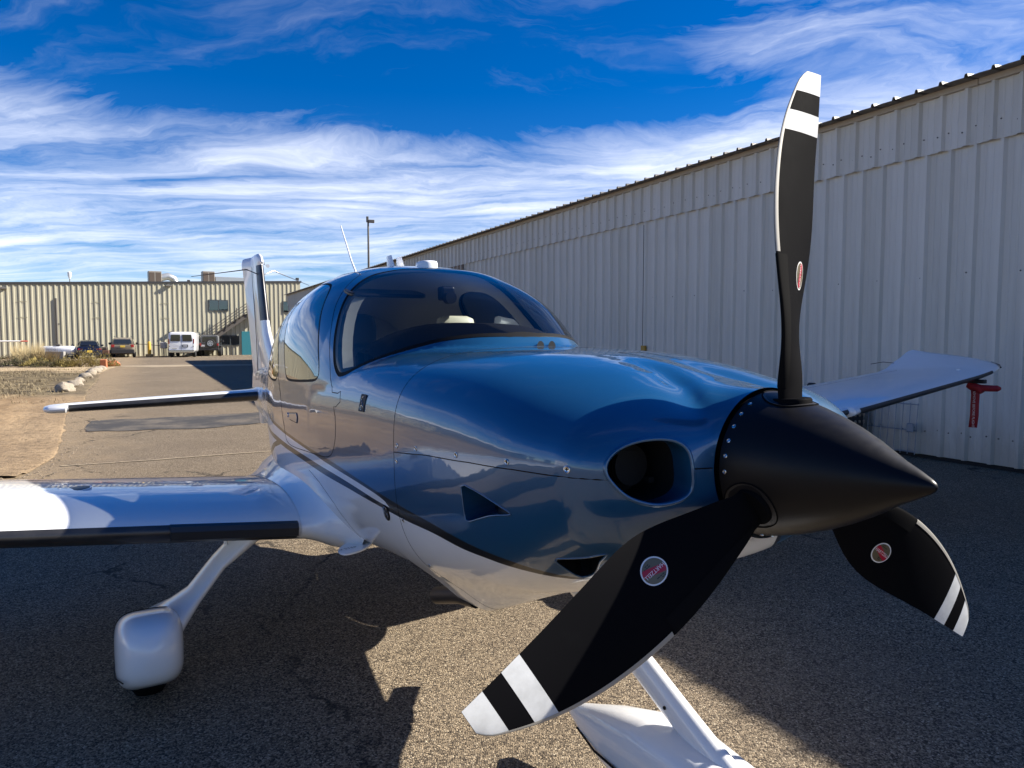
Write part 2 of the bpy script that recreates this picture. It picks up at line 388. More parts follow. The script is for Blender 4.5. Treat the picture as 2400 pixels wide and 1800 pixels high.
def fus(u,th):
    """u in [-7.7,-.62]: station; u in (-.62,-.43]: rounded front face to spinner ring"""
    u,th=np.broadcast_arrays(np.asarray(u,float),np.asarray(th,float))
    x=np.minimum(u,U0)
    r,zm=sec_r(x,th)
    P=np.stack([x,-r*np.sin(th),zm+r*np.cos(th)],-1)
    m=u>U0
    if m.any():
        t=th[m];s=((u[m]-U0)/(RING_X-U0))[:,None]
        P0=P[m];e=1e-3
        r2,zm2=sec_r(np.full(t.shape,U0-.02),t)
        Pb=np.stack([np.full(t.shape,U0-.02),-r2*np.sin(t),zm2+r2*np.cos(t)],-1)
        T0=(P0-Pb)/.02*.19
        P1=np.stack([np.full(t.shape,RING_X),-RING_R*np.sin(t),HZ+RING_R*np.cos(t)],-1)
        rad=(P1-P0);rad[:,0]=0;L=np.linalg.norm(rad,axis=1)[:,None];rad/=L+1e-9
        ax=np.zeros_like(rad);ax[:,0]=1
        a=np.abs(np.cos(t))[:,None]**1.2
        T0=T0*(1.15+.9*(1-a))
        T1=rad*L*1.35*(1-a)+ax*.22*a
        h00=2*s**3-3*s**2+1;h10=s**3-2*s**2+s;h01=-2*s**3+3*s**2;h11=s**3-s**2
        P[m]=h00*P0+h10*T0+h01*P1+h11*T1
    # hollow running back from the spinner between crown and inlet cheek
    tv=np.interp(u,[-1.0,-.75,-.62,-.54,-.432],[.22,.36,.60,.88,1.15]);am=np.interp(u,[-1.02,-.9,-.75,-.62,-.55,-.47,-.432],[0,.004,.014,.023,.024,.010,0])
    at=np.abs(th);dd=am*(-np.exp(-((at-tv)/.21)**2)+.25*np.exp(-((at-tv-.48)/.28)**2))
    ry,rz=P[...,1],P[...,2]-HZ;L=np.sqrt(ry**2+rz**2)+1e-9
    P[...,1]=ry+ry/L*dd;P[...,2]=HZ+rz+rz/L*dd
    # lower exhaust fairing bumps
    x_,y_=P[...,0],P[...,1]
    q=np.abs(np.abs(y_)-.235)/.18
    bx=np.clip((x_+1.735)/.055,0,1);bx=bx*bx*(3-2*bx)*np.clip((-1.05-x_)/.5,0,1)**1.3
    low=np.clip((SMz(x_)-.2-P[...,2])/.2,0,1)
    P[...,2]-=BUMP*bx*np.exp(-q**2*1.6)*low
    return P
def SMz(x): return pch(x,SX,SM)
def nrm(u,th,e=2e-3):
    u=np.asarray(u,float);th=np.asarray(th,float)
    a=fus(np.minimum(u+e,RING_X),th)-fus(np.maximum(u-e,-7.7),th)
    b=fus(u,th+e)-fus(u,th-e)
    n=np.cross(a,b);n/=np.linalg.norm(n,axis=-1)[...,None]+1e-12
    # outward
    c=fus(u,th);o=np.stack([0*c[...,0],c[...,1],c[...,2]-SMz(c[...,0])],-1)
    return n
# ------------------------------------------------------------------ ground
def terrain_mat(name, a, b, c, scale=1.):
    m = mat(name, a, .95, spec=.15); t = m.node_tree; oc = objcoord(m)
    f, _ = noise(t, oc, .22*scale, 9, .65); g, _ = noise(t, oc, 3.0*scale, 8, .7); h, _ = noise(t, mapping(t, oc, rot=(0,0,R(-60)), scale=(1, .12, 1)), 1.2*scale, 7, .6)
    col = mixc(t, maprange(t, f, .4, .62), (*a, 1), (*b, 1)); col = mixc(t, maprange(t, g, .52, .72, 0, .7), col, (*c, 1)); col = mixc(t, maprange(t, h, .55, .75, 0, .4), col, (*c, 1))
    t.links.new(col, bsdf(m).inputs['Base Color']); add_bump(m, g, .7, .05); return m
DIRT_FAR = terrain_mat('plain_dirt', (.32,.23,.14), (.26,.20,.12), (.16,.12,.075), .25)
def dirt_material():
    m = mat('sandy_dirt', (.3,.2,.1), .95, spec=.12); t = m.node_tree; oc = objcoord(m)
    rot = mapping(t, oc, rot=(0, 0, R(-28)))
    sp = t.nodes.new('ShaderNodeSeparateXYZ'); t.links.new(rot, sp.inputs[0])
    w, _ = noise(t, oc, .25, 6, .6); f, _ = noise(t, mapping(t, rot, scale=(.9, .35, 1)), .9, 9, .68); g, _ = noise(t, oc, 9, 7, .7); tr, _ = noise(t, mapping(t, rot, scale=(1.6, .45, 1)), 1.6, 8, .68)
    col = mixc(t, maprange(t, f, .36, .62), (.41, .29, .165, 1), (.25, .17, .095, 1))
    col = mixc(t, maprange(t, tr, .56, .70, 0, .30), col, (.19, .135, .085, 1))
    col = mixc(t, maprange(t, g, .50, .74, 0, .8), col, (.14, .10, .06, 1))
    pb = t.nodes.new('ShaderNodeTexVoronoi'); pb.inputs['Scale'].default_value = 26; t.links.new(oc, pb.inputs['Vector'])
    pc = t.nodes.new('ShaderNodeSeparateColor'); t.links.new(pb.outputs['Color'], pc.inputs[0])
    peb = math_node(t, 'MULTIPLY', maprange(t, pb.outputs['Distance'], .32, .2), maprange(t, pc.outputs[0], .80, .86))
    col = mixc(t, peb, col, mixc(t, pc.outputs[1], (.5, .42, .32, 1), (.1, .085, .07, 1)))
    # dry thatch farther out along the taxiway
    pos = t.nodes.new('ShaderNodeSeparateXYZ'); t.links.new(oc, pos.inputs[0])
    yy = math_node(t, 'ADD', pos.outputs[1], math_node(t, 'MULTIPLY', math_node(t, 'SUBTRACT', w, .5), 9))
    grass = math_node(t, 'MULTIPLY', maprange(t, yy, 17.2, 20.0), maprange(t, yy, 34, 30.5))
    gn, _ = noise(t, mapping(t, oc, scale=(.8, .5, 1)), 2.4, 9, .75)
    gcol = mixc(t, maprange(t, gn, .36, .60), (.25, .20, .115, 1), (.065, .052, .035, 1))
    col = mixc(t, math_node(t, 'MULTIPLY', grass, .95), col, gcol)
    sand = math_node(t, 'MULTIPLY', maprange(t, yy, 30.5, 34), maprange(t, yy, 46, 41)); col = mixc(t, math_node(t, 'MULTIPLY', sand, .8), col, (.47, .37, .235, 1))
    nd = math_node(t, 'ADD', math_node(t, 'MULTIPLY', pos.outputs[0], .891), math_node(t, 'MULTIPLY', pos.outputs[1], .454))
    en, _ = noise(t, oc, 2.0, 9, .72)
    eg = maprange(t, math_node(t, 'ADD', nd, math_node(t, 'MULTIPLY', math_node(t, 'SUBTRACT', en, .5), 3.0)), -3.2, -1.5)
    col = mixc(t, math_node(t, 'MULTIPLY', eg, .4), col, mixc(t, maprange(t, g, .4, .62), (.28, .22, .155, 1), (.12, .10, .078, 1)))
    t.links.new(col, bsdf(m).inputs['Base Color'])
    h = math_node(t, 'ADD', math_node(t, 'MULTIPLY', g, .5), math_node(t, 'ADD', math_node(t, 'MULTIPLY', tr, .8), peb)); add_bump(m, h, 1.0, .05)
    return m
DIRT = dirt_material()
mb = MB(); mb.add([(-2500,-2500,-.02),(2500,-2500,-.02),(2500,2500,-.02),(-2500,2500,-.02)], [(0,1,2,3)]); tag(mb.build('ground', DIRT_FAR), kind='structure')
HD = R(27.0); HN = Vector((math.cos(HD), math.sin(HD), 0)); HS_ = Vector((-math.sin(HD), math.cos(HD), 0))
def hp(n, s, z=0.): return HN*n+HS_*s+Vector((0, 0, z))
mb = MB(); mb.add([(-70,-45,0),(60,-45,0),(60,95,0),(-70,95,0)], [(0,1,2,3)]); tag(mb.build('asphalt_apron', ASPH), kind='structure')
# dirt verge left of the taxiway with a ragged edge and a lumpy surface
edge = [(-1.35,9.4),(-1.15,11.0),(-1.3,13.5),(-1.55,17),(-1.5,21),(-1.7,25),(-1.75,30),(-2.0,36),(-1.9,41),(-1.6,44.8)]
near = [(-30,4.5),(-18,6.2),(-9,7.6),(-5,8.0),(-2.6,8.4)]
mb = MB(); rows = []
def dirt_n(s):
    E_ = np.array(edge); return float(np.interp(s, E_[:,1], E_[:,0]))
nn_, ns_ = 110, 150
vid = {}
from mathutils import noise as mnoise
vv, ff = [], []
for i in range(ns_+1):
    for j in range(nn_+1):
        s = 4+41.2*(i/ns_)**1.35; q = j/nn_; n = -34+(34+dirt_n(max(s, 9.4)))*(1-(1-q)**2.2)
        if j == nn_: n += .22*mnoise.noise(Vector((s*1.6, 3.1, 0)))+.10*mnoise.noise(Vector((s*6, 9.1, 0)))
        p = hp(n, s); e = min(1, (1-q)*8); z = .004+e*(.035+.03*mnoise.noise(Vector((p.x*.5, p.y*.5, 0)))+.018*mnoise.noise(Vector((p.x*2.4, p.y*2.4, 5))))
        if s > 43.5: z = .004+(z-.004)*max(0, (45.2-s)/1.7)
        vv.append((p.x, p.y, max(z, .004)))
def keep(i, j):
    s = 4+41.2*(i/ns_)**1.35; q = j/nn_; n = -34+(34+dirt_n(max(s, 9.4)))*(1-(1-q)**2.2)
    lim = 8.1+.35*mnoise.noise(Vector((n*.7, 1.7, 0)))+.2*mnoise.noise(Vector((n*3.1, 4.7, 0)))+max(0, (n+2.8))*1.0-max(0, -n-5)*.16
    return s > lim
for i in range(ns_):
    for j in range(nn_):
        if keep(i, j): ff.append((i*(nn_+1)+j, i*(nn_+1)+j+1, (i+1)*(nn_+1)+j+1, (i+1)*(nn_+1)+j))
raw = raw_mesh('dirt_verge', vv, ff, DIRT); tag(raw, kind='structure')
# darker repair strip across the taxiway, pale scraped line, sandy drift at the far corner
def patch_mat():
    m = mat('repair_asphalt', (.07,.068,.066), .85, spec=.25); t = m.node_tree; oc = objcoord(m); f, _ = noise(t, oc, 1.3, 8, .7); g, _ = noise(t, oc, 60, 4, .7)
    col = mixc(t, maprange(t, f, .42, .68, 0, .8), (.058, .056, .055, 1), (.17, .145, .115, 1)); col = mixc(t, maprange(t, g, .5, .8, 0, .6), col, (.03, .028, .026, 1))
    t.links.new(col, bsdf(m).inputs['Base Color']); add_bump(m, g, .5, .006); return m
def sheet(name, outline, z, m, jit=.05):
    P = []
    n = len(outline)
    for i in range(n):
        a, b = Vector((*outline[i], 0)), Vector((*outline[(i+1) % n], 0)); k = max(1, int((b-a).length/.25))
        for j in range(k):
            p = a.lerp(b, j/k); d = Vector((b.y-a.y, a.x-b.x, 0)).normalized(); p += d*jit*(mnoise.noise(p*1.9)+.6*mnoise.noise(p*7)); P.append((p.x, p.y, z))
    mb = MB(); mb.add(P, [tuple(range(len(P)))]); o = mb.build(name, m); tag(o, kind='structure'); return o
sheet('asphalt_patch', [(-7.95,13.35),(-7.1,11.75),(-5.1,12.35),(-3.9,14.2),(-5.3,15.0),(-6.3,14.2)], .008, patch_mat(), .13)
SANDM = mat('blown_sand', (.36,.29,.20), .95); t = SANDM.node_tree
f, _ = noise(t, objcoord(SANDM), 14, 8, .7); t.links.new(mixc(t, maprange(t, f, .4, .7), (.40,.32,.21,1), (.17,.14,.105,1)), bsdf(SANDM).inputs['Base Color'])
sheet('scraped_line', [(-5.5,8.58),(-4.6,9.02),(-3.79,9.50),(-2.6,10.1),(-2.61,10.14),(-3.8,9.545),(-4.62,9.06),(-5.52,8.63)], .008, SANDM, .012)
sheet('sand_drift', [(-23,40.0),(-19.5,38.4),(-14,41.5),(-9,44.0),(-9.3,45.2),(-15,43.0),(-20,41.6)], .008, SANDM, .35)

# ------------------------------------------------------------------ long hangar on the right
def metal_wall(name, a, b, amt=.5, base_dirt=False, rough=(.38, .55)):
    m = mat(name, a, .45, .0, spec=.5); t = m.node_tree; oc = objcoord(m)
    f, _ = noise(t, mapping(t, oc, scale=(2.2, 2.2, .10)), 2.2, 8, .65); g, _ = noise(t, oc, .5, 6, .6)
    col = mixc(t, maprange(t, f, .42, .75, 0, amt), (*a, 1), (*b, 1)); col = mixc(t, maprange(t, g, .4, .7, 0, amt*.6), col, (*b, 1))
    if base_dirt:
        col = per_object(m, col); geo = t.nodes.new('ShaderNodeNewGeometry'); sz = t.nodes.new('ShaderNodeSeparateXYZ'); t.links.new(geo.outputs['Position'], sz.inputs[0])
        gd, _ = noise(t, mapping(t, geo.outputs['Position'], scale=(1, 1, .35)), 3.2, 8, .7)
        splash = math_node(t, 'MULTIPLY', maprange(t, math_node(t, 'ADD', sz.outputs[2], math_node(t, 'MULTIPLY', math_node(t, 'SUBTRACT', gd, .5), 1.1)), .75, .05), .55)
        col = mixc(t, splash, col, (.24, .205, .165, 1))
        run, _ = noise(t, mapping(t, geo.outputs['Position'], scale=(5.5, 5.5, .22)), 2.0, 7, .7)
        col = mixc(t, maprange(t, run, .62, .80, 0, .35), col, (.27, .235, .195, 1))
    t.links.new(col, bsdf(m).inputs['Base Color']); t.links.new(maprange(t, f, .3, .7, *rough), bsdf(m).inputs['Roughness'])
    h, _ = noise(t, oc, 1.6, 3, .5); add_bump(m, h, .25, .02); return m
HWALL = metal_wall('hangar_sheet_metal', (.63,.605,.555), (.48,.455,.41), .5, True)
HTRIM = metal_wall('eave_trim_beige', (.42,.36,.29), (.34,.28,.22), .4)
HROOF = metal_wall('roof_sheet', (.33,.31,.29), (.22,.20,.185), .5)
HBASE = mat('base_gap_dark', (.012,.012,.014), .9)
PN = 8.955; PITCH = .3048; S0, S1 = -7.0, 53.0; EAVE = 4.575; FAS = 3.89
hangar = empty('hangar', hp(PN, 0), HD, 'long grey ribbed metal hangar with overhanging roof filling the right side', 'hangar')
# local frame: x out of the camera's side is -x (towards apron), y along the wall
def panel_profile():
    # R-panel: one tall trapezoid rib and two low stiffeners per pitch
    return [(0,0),(.024,.044),(.060,.044),(.084,0),(.140,0),(.147,.0035),(.157,.0035),(.164,0),(.225,0),(.232,.0035),(.242,.0035),(.249,0),(PITCH,0)]
def panel_mesh(name, z0, z1, x, m):
    pr = panel_profile(); vv = []; 
    for z in (z0, z1): vv += [(x-d, y, z) for y, d in pr]
    n = len(pr); ff = [(i, n+i, n+i+1, i+1) for i in range(n-1)]
    me = bpy.data.meshes.new(name); me.from_pydata(vv, [], ff); me.materials.append(m); me.update(); return me
lower = panel_mesh('wall_panel', .055, FAS+.06, 0, HWALL); upper = panel_mesh('fascia_panel', FAS, EAVE, -.045, HWALL)
npan = int((S1-S0)/PITCH); single = 122
rest_l, rest_u = MB(), MB()
def put_rest(mb, me, y):
    mb.add([(v.co.x, v.co.y+y, v.co.z) for v in me.vertices], [tuple(p.vertices) for p in me.polygons])
order = [k for k in range(npan)]
for k in order:
    y = S0+k*PITCH
    if 3.4 < y and sum(1 for c in hangar.children if c.name.startswith('wall_panel')) < single:
        for nm, me in (('wall_panel', lower), ('fascia_panel', upper)):
            o = bpy.data.objects.new(nm, me); link(o, hangar); o.location = (0, y+(0 if nm == 'wall_panel' else .105), 0)
            o.rotation_euler = (0, 0, 0)
    else: put_rest(rest_l, lower, y); put_rest(rest_u, upper, y+.105)
tag(rest_l.build('wall_panel_run', HWALL, hangar), kind='stuff'); tag(rest_u.build('fascia_panel_run', HWALL, hangar), kind='stuff')
mb = MB(); mb.box((.10, (S0+S1)/2, .03), (.16, S1-S0, .06)); mb.build('base_gap', HBASE, hangar)
mb = MB(); mb.box((7.0, (S0+S1)/2, 2.24), (13.9, S1-S0-.05, 4.46)); mb.build('inner_wall', HWALL, hangar)
# eave trim in lengths, butted with small gaps
y = S0
while y < S1:
    L = min(6.1, S1-y); mb = MB(); mb.prism([(-.05, y+.006, EAVE-.005), (-.098, y+.006, EAVE-.005), (-.098, y+.006, EAVE+.066), (-.05, y+.006, EAVE+.066)], (0, L-.012, 0)); mb.build('eave_trim', HTRIM, hangar); y += 6.1
# roof sheets with ribs, overhanging the eave: profile across y swept up the slope
mb = MB(); pr = []
nr = int((S1-S0+.6)/PITCH)
for k in range(nr):
    y = S0-.3+k*PITCH
    pr += [(y, 0), (y+.012, .04), (y+.04, .04), (y+.052, 0), (y+.18, .004)]
for zoff in (0, -.0):
    a = [(-.30, y, EAVE+.055+d) for y, d in pr]; b = [(7.0, y, EAVE+.055+.60+d) for y, d in pr]; n = len(pr)
    mb.add(a+b, [(i, i+1, n+i+1, n+i) for i in range(n-1)])
roof = mb.build('roof', HROOF, hangar)
md = roof.modifiers.new('sheet', 'SOLIDIFY'); md.thickness = .004
mb = MB(); mb.add([(7.0, S0-.3, EAVE+.655), (7.0, S1+.3, EAVE+.655), (14.3, S1+.3, EAVE+.055), (14.3, S0-.3, EAVE+.055)], [(0,1,2,3)]); mb.build('roof', HROOF, hangar)
mb = MB(); mb.prism([(.02, S1, 0), (14, S1, 0), (14, S1, EAVE-.02), (7, S1, EAVE+.55), (.02, S1, EAVE-.02)], (0, .05, 0)); mb.build('end_wall', HTRIM, hangar)
# flat strip coloured as the shaded recess of an open sliding door, door joint and its latch
mb = MB(); mb.box((-.036, 25.4, FAS-.17), (.006, 9.0, .40)); mb.build('shaded_recess', mat('recess_shadow_brown', (.17,.12,.085), .7), hangar)
mb = MB(); mb.box((-.034, 11.66, 1.95), (.012, .035, 3.76)); mb.build('door_joint', HBASE, hangar)
mb = MB(); mb.box((-.05, 11.62, 1.36), (.05, .12, .11)); mb.build('door_latch', mat('yellow_tag', (.42,.24,.03), .5), hangar)
# exposed screws
mb = MB()
for k in range(16, 90):
    y = S0+k*PITCH*1.0
    if y < 3.0: continue
    for dy, z in ((.09, 4.06), (.26, 4.10), (.10, 2.35), (.09, .38), (.27, .36)):
        xx = -.048 if z > FAS else -.004
        off = .105 if z > FAS else 0
        if z in (2.35,) and k % 2: continue
        mb.lathe([(0, .011), (.006, .009), (.01, .004)], Matrix.Translation((xx, y+dy+off+random.uniform(-.02, .02), z+random.uniform(-.02, .02))) @ Matrix.Rotation(R(-90), 4, 'Y'), 6)
tag(mb.build('sheet_screws', mat('zinc_screw', (.16,.15,.14), .4, .7), hangar), kind='stuff')

# ------------------------------------------------------------------ tan building across the lot
BA_ = R(33); WD = Vector((math.cos(BA_), math.sin(BA_), 0)); WN = Vector((math.sin(BA_), -math.cos(BA_), 0)); W0 = Vector((-41, 57, 0))
def zroof(t): return 5.86+1.13*t/24.
hall = empty('metal_building', W0, BA_, 'tan corrugated metal building at the far end of the taxiway, cars along its wall', 'building')
TAN = metal_wall('tan_sheet_metal', (.43,.405,.30), (.36,.335,.245), .5); TDARK = mat('dark_coping', (.03,.03,.032), .6); TGREY = mat('grey_fitting', (.13,.12,.105), .7)
PT = .405; TL, TR = -36., 24.15
mb = MB(); pr = []; t = TL
while t < TR-PT: pr += [(t, 0), (t+.12, 0), (t+.155, .055), (t+.245, .055), (t+.28, 0)]; t += PT
pr.append((TR, 0)); n = len(pr)
mb.add([(x, -d, 0) for x, d in pr]+[(x, -d, zroof(x)) for x, d in pr], [(i, i+1, n+i+1, n+i) for i in range(n-1)])
o = mb.build('wall_cladding', TAN, hall); tag(o, kind='stuff')
mb = MB(); mb.add([(TL, .06, 0), (TR, .06, 0), (TR, 18, 0), (TL, 18, 0), (TL, .06, zroof(TL)), (TR, .06, zroof(TR)), (TR, 18, zroof(TR)), (TL, 18, zroof(TL))], [(4,5,6,7), (1,2,6,5), (2,3,7,6), (3,0,4,7)]); mb.build('wall', TAN, hall)
mb = MB(); mb.prism([(TL, -.10, zroof(TL)-.02), (TR+.1, -.10, zroof(TR)-.02), (TR+.1, -.10, zroof(TR)+.17), (TL, -.10, zroof(TL)+.17)], (0, .25, 0)); mb.build('roof_coping', TDARK, hall)
def wall_t(pxx):            # pixel column -> distance along the wall
    k = (pxx-1200)/1667.; return (k*57+41)/(math.cos(BA_)-k*math.sin(BA_))
def wall_z(pxx, pyy):
    t_ = wall_t(pxx); Y = 57+math.sin(BA_)*t_; return 1.563+(793-pyy)/1667.*Y
WFRAME = mat('window_frame_dark', (.05,.06,.065), .5); WPANE = make_glass('office_glass', (.30,.42,.45), 0, 1.8); WBACK = mat('dim_room', (.10,.15,.16), .9); BLIND = mat('blind_pale', (.33,.36,.33), .8)
def far_window(x0, y0, x1, y1, panes=2, name='window', blinds=0):
    ta, tb = wall_t(x0), wall_t(x1); zt, zb = wall_z(x0, y0), wall_z(x0, y1)
    f = MB()
    for c_, d_ in (((ta, -.07, (zt+zb)/2), (.07, .10, zt-zb+.07)), ((tb, -.07, (zt+zb)/2), (.07, .10, zt-zb+.07)), (((ta+tb)/2, -.07, zt), (tb-ta-.07, .10, .07)), (((ta+tb)/2, -.07, zb), (tb-ta-.07, .10, .07))): f.box(c_, d_)
    for k in range(1, panes): f.box((ta+(tb-ta)*k/panes, -.07, (zt+zb)/2), (.06, .09, zt-zb-.07))
    w = f.build(name, WFRAME, hall)
    for k in range(panes):
        a, b = ta+(tb-ta)*k/panes+.04, ta+(tb-ta)*(k+1)/panes-.04
        m = MB(); m.box(((a+b)/2, -.085, (zt+zb)/2), (b-a, .006, zt-zb-.08)); m.build('pane', WPANE, w)
    m = MB(); m.box(((ta+tb)/2, -.060, (zt+zb)/2), (tb-ta-.06, .004, zt-zb-.06)); m.build('blind', BLIND if blinds else WBACK, w)  # dim interior is painted on this board when there are no blinds
    if not blinds:
        m = MB(); m.box((ta+(tb-ta)*.12, -.0655, zb+(zt-zb)*.36), ((tb-ta)*.18, .004, (zt-zb)*.6)); m.box((ta+(tb-ta)*.62, -.0655, zb+(zt-zb)*.32), ((tb-ta)*.16, .004, (zt-zb)*.5)); m.build('curtain', BLIND, w)
far_window(493.5, 704, 537, 728.5); far_window(519, 787, 562, 809, 2, 'window', 1); far_window(666, 708, 700, 733)
# wall lights, pipe and ghost outlines of old panels
for x_, y_ in ((400, 671.5), (405, 780), (15, 677)):
    t_ = wall_t(x_); z_ = wall_z(x_, y_); m = MB(); m.box((t_, -.22, z_), (.50, .36, .14)); m.box((t_, -.05, z_+.03), (.2, .1, .2)); m.build('wall_light', TGREY, hall, bevel=.02)
t_ = wall_t(137); m = MB(); m.tube([(t_, -.12, 0), (t_, -.12, wall_z(137, 700))], .075, 10); m.build('downpipe', TGREY, hall); m = MB(); m.box((t_+.1, -.1, wall_z(137, 760)), (.2, .12, .12)); m.build('pipe_box', TGREY, hall)
for x0, y0, x1, y1 in ((47, 707, 69, 744), (222, 709, 241, 745), (381, 712, 400, 746)):
    ta, tb = wall_t(x0), wall_t(x1); za, zb = wall_z(x0, y0), wall_z(x0, y1); m = MB()
    m.box(((ta+tb)/2, -.062, za), (tb-ta, .012, .05)); m.box(((ta+tb)/2, -.062, zb), (tb-ta, .012, .05)); m.build('panel_outline', mat('old_outline', (.27,.25,.17), .7), hall)
# outside stair with rails against the wall
STAIRM = mat('weathered_stair', (.085,.075,.065), .8)
ta, tb = wall_t(450), wall_t(575); za, zb = .1, wall_z(575, 737)
m = MB(); m.prism([(ta, -1.15, za), (tb, -1.15, zb-.35), (tb, -1.15, zb), (ta, -1.15, za+.35)], (0, .09, 0)); m.prism([(ta, -.25, za), (tb, -.25, zb-.35), (tb, -.25, zb), (ta, -.25, za+.35)], (0, .09, 0)); st = m.build('stair_stringer', STAIRM, hall)
n = 16
stepm = MB(); stepm.box((0, -.70, 0), (.33, .86, .05)); sm_ = stepm.mesh('tread', STAIRM)
for k in range(n):
    o = bpy.data.objects.new('stair_tread', sm_); link(o, hall); q = (k+.5)/n; o.location = (ta+(tb-ta)*q, 0, za+.2+(zb-za-.2)*q)
railm = MB()
for k in range(4): railm.box((0, 0, 0), (.1, .1, .1)) if False else None
for k in range(4):
    h = .35+.26*k; m = MB(); m.prism([(ta, -1.19, za+.12+h), (tb, -1.19, zb-.2+h), (tb, -1.19, zb-.12+h), (ta, -1.19, za+.20+h)], (0, .05, 0)); m.build('stair_rail', STAIRM, hall)
for k in range(6):
    q = k/5; m = MB(); m.box((ta+(tb-ta)*q, -1.22, za+(zb-za)*q+.62), (.07, .06, 1.3)); m.build('rail_post', STAIRM, hall)
m = MB(); m.box((tb+.9, -.70, zb-.06), (1.8, 1.15, .12)); m.build('landing', STAIRM, hall); m = MB(); m.box((tb+1.7, -1.15, zb/2), (.12, .12, zb)); m.build('landing_post', STAIRM, hall)
m = MB(); m.box((wall_t(579), -.06, 1.1), (.9, .08, 2.2)); m.build('door', mat('teal_door', (.02,.16,.20), .5), hall)
m = MB(); m.box((wall_t(683), -.08, 1.1), (.8, .08, 2.1)); m.build('door', mat('teal_door_pale', (.05,.35,.42), .5), hall)
# roof units (things standing on the roof)
def roof_thing(name, pxx, label, cat, fnb, group=None):
    t_ = wall_t(pxx); p = W0+WD*t_-WN*1.3; r_ = empty(name, (p.x, p.y, zroof(t_)), BA_, label, cat, group); fnb(r_); return r_
COOLER = metal_wall('cooler_grey', (.30,.27,.23), (.18,.15,.12), .6); DUCT = mat('galvanised_duct', (.45,.47,.48), .4, .6)
def cooler(parent):
    m = MB(); m.box((0,0,.62), (1.05,.9,1.05)); m.build('cabinet', COOLER, parent, bevel=.03)
    for k in (-1, 1): m = MB(); m.box((.26*k, -.455, .62), (.42, .012, .8)); m.build('louvre_panel', mat('louvre_brown', (.10,.075,.06), .8), parent)
    m = MB(); m.box((0,0,.05), (1.1,.95,.10)); m.build('base', TDARK, parent)
def cooler_arc(parent):
    cooler(parent); pts = [(.5, 0, .6), (1.1, 0, .75), (1.55, 0, .55), (1.75, 0, .05)]; m = MB(); m.tube(pts, .33, 14); m.build('duct', DUCT, parent, smooth=60)
def cooler_long(parent):
    cooler(parent); m = MB(); m.box((1.9, 0, .45), (2.6, .6, .5)); m.build('duct', DUCT, parent, bevel=.03)
roof_thing('roof_cooler', 373, 'brown roof cooler with a curved metal duct, leftmost on the tan building', 'air cooler', cooler_arc, 'coolers on the tan building roof')
roof_thing('roof_cooler', 499, 'roof cooler with a long flat duct running behind the tail fin', 'air cooler', cooler_long, 'coolers on the tan building roof')
def crate(parent):
    m = MB(); m.box((0,0,.72), (1.15,.9,1.30)); m.build('cabinet', metal_wall('tan_unit', (.42,.36,.25), (.34,.28,.19), .4), parent, bevel=.03); m = MB(); m.box((0,0,.04), (1.2,.95,.08)); m.build('base', TDARK, parent)
roof_thing('roof_unit', 610, 'tall tan roof box just right of the tail fin', 'roof unit', crate)
def mast(h, parent):
    m = MB(); m.tube([(0,0,0),(0,0,h)], .035, 8); m.build('mast', TGREY, parent)
def weather_mast(parent):
    mast(1.9, parent); m = MB()
    for k in range(5): m.box((-.34+.15*k, 0, 1.95), (.04, .04, .26))
    m.box((-.05, 0, 1.88), (.75, .04, .04)); m.build('sensor_bar', TGREY, parent); m = MB(); m.lathe([(0,.05),(.1,.18),(.14,.19)], Matrix.Translation((.55,0,1.7)) @ Matrix.Rotation(R(80),4,'X'), 16); m.box((.42, 0, 1.80), (.3, .04, .04)); m.build('dish', DUCT, parent, smooth=60)
roof_thing('antenna_mast', 626, 'thin mast with a bar of sensors and a small dish on the roof', 'antenna', weather_mast)
def whitemast(parent):
    mast(.7, parent); m = MB(); m.lathe([(.5,.06),(.75,.14),(1.05,.16),(1.1,.05)], None, 12); m.build('sensor', mat('white_sensor', (.75,.77,.8), .5), parent, smooth=60)
roof_thing('roof_sensor', 172, 'small white sensor post standing alone on the tan roof', 'sensor', whitemast)
def camera_thing(parent):
    mast(.35, parent); m = MB(); m.box((0,-.06,.42), (.26,.34,.26)); m.build('housing', TDARK, parent, bevel=.03)
roof_thing('roof_camera', 709, 'small black floodlight at the right corner of the tan roof', 'light', camera_thing, 'small black roof fixtures')
roof_thing('roof_vent', 453, 'tiny black vent stub on the tan roof between the coolers', 'vent', lambda p: (mast(.25, p), MB().box((0,0,.3), (.22,.22,.16)).build('cap', TDARK, p)), 'small black roof fixtures')

# ------------------------------------------------------------------ tall light pole behind the cabin
p = ((867-1200)/1667*62, 62); pole = empty('light_pole', (p[0], p[1], 0), .3, 'tall slim light pole rising behind the cabin roof', 'light pole')
ph = 1.563+(793-520)/1667*62
m = MB(); m.tube([(0,0,0),(0,0,ph)], [.13,.075], 12); m.build('pole', TGREY, pole, smooth=60); m = MB(); m.box((.28,0,ph-.1), (.5,.3,.25)); m.build('lamp_head', TGREY, pole, bevel=.03); m = MB(); m.box((-.06,0,ph+.05), (.2,.2,.5)); m.build('photocell', TGREY, pole, bevel=.03); m = MB(); m.box((0,0,.15), (.5,.5,.3)); m.build('footing', mat('concrete', (.32,.30,.27), .9), pole)
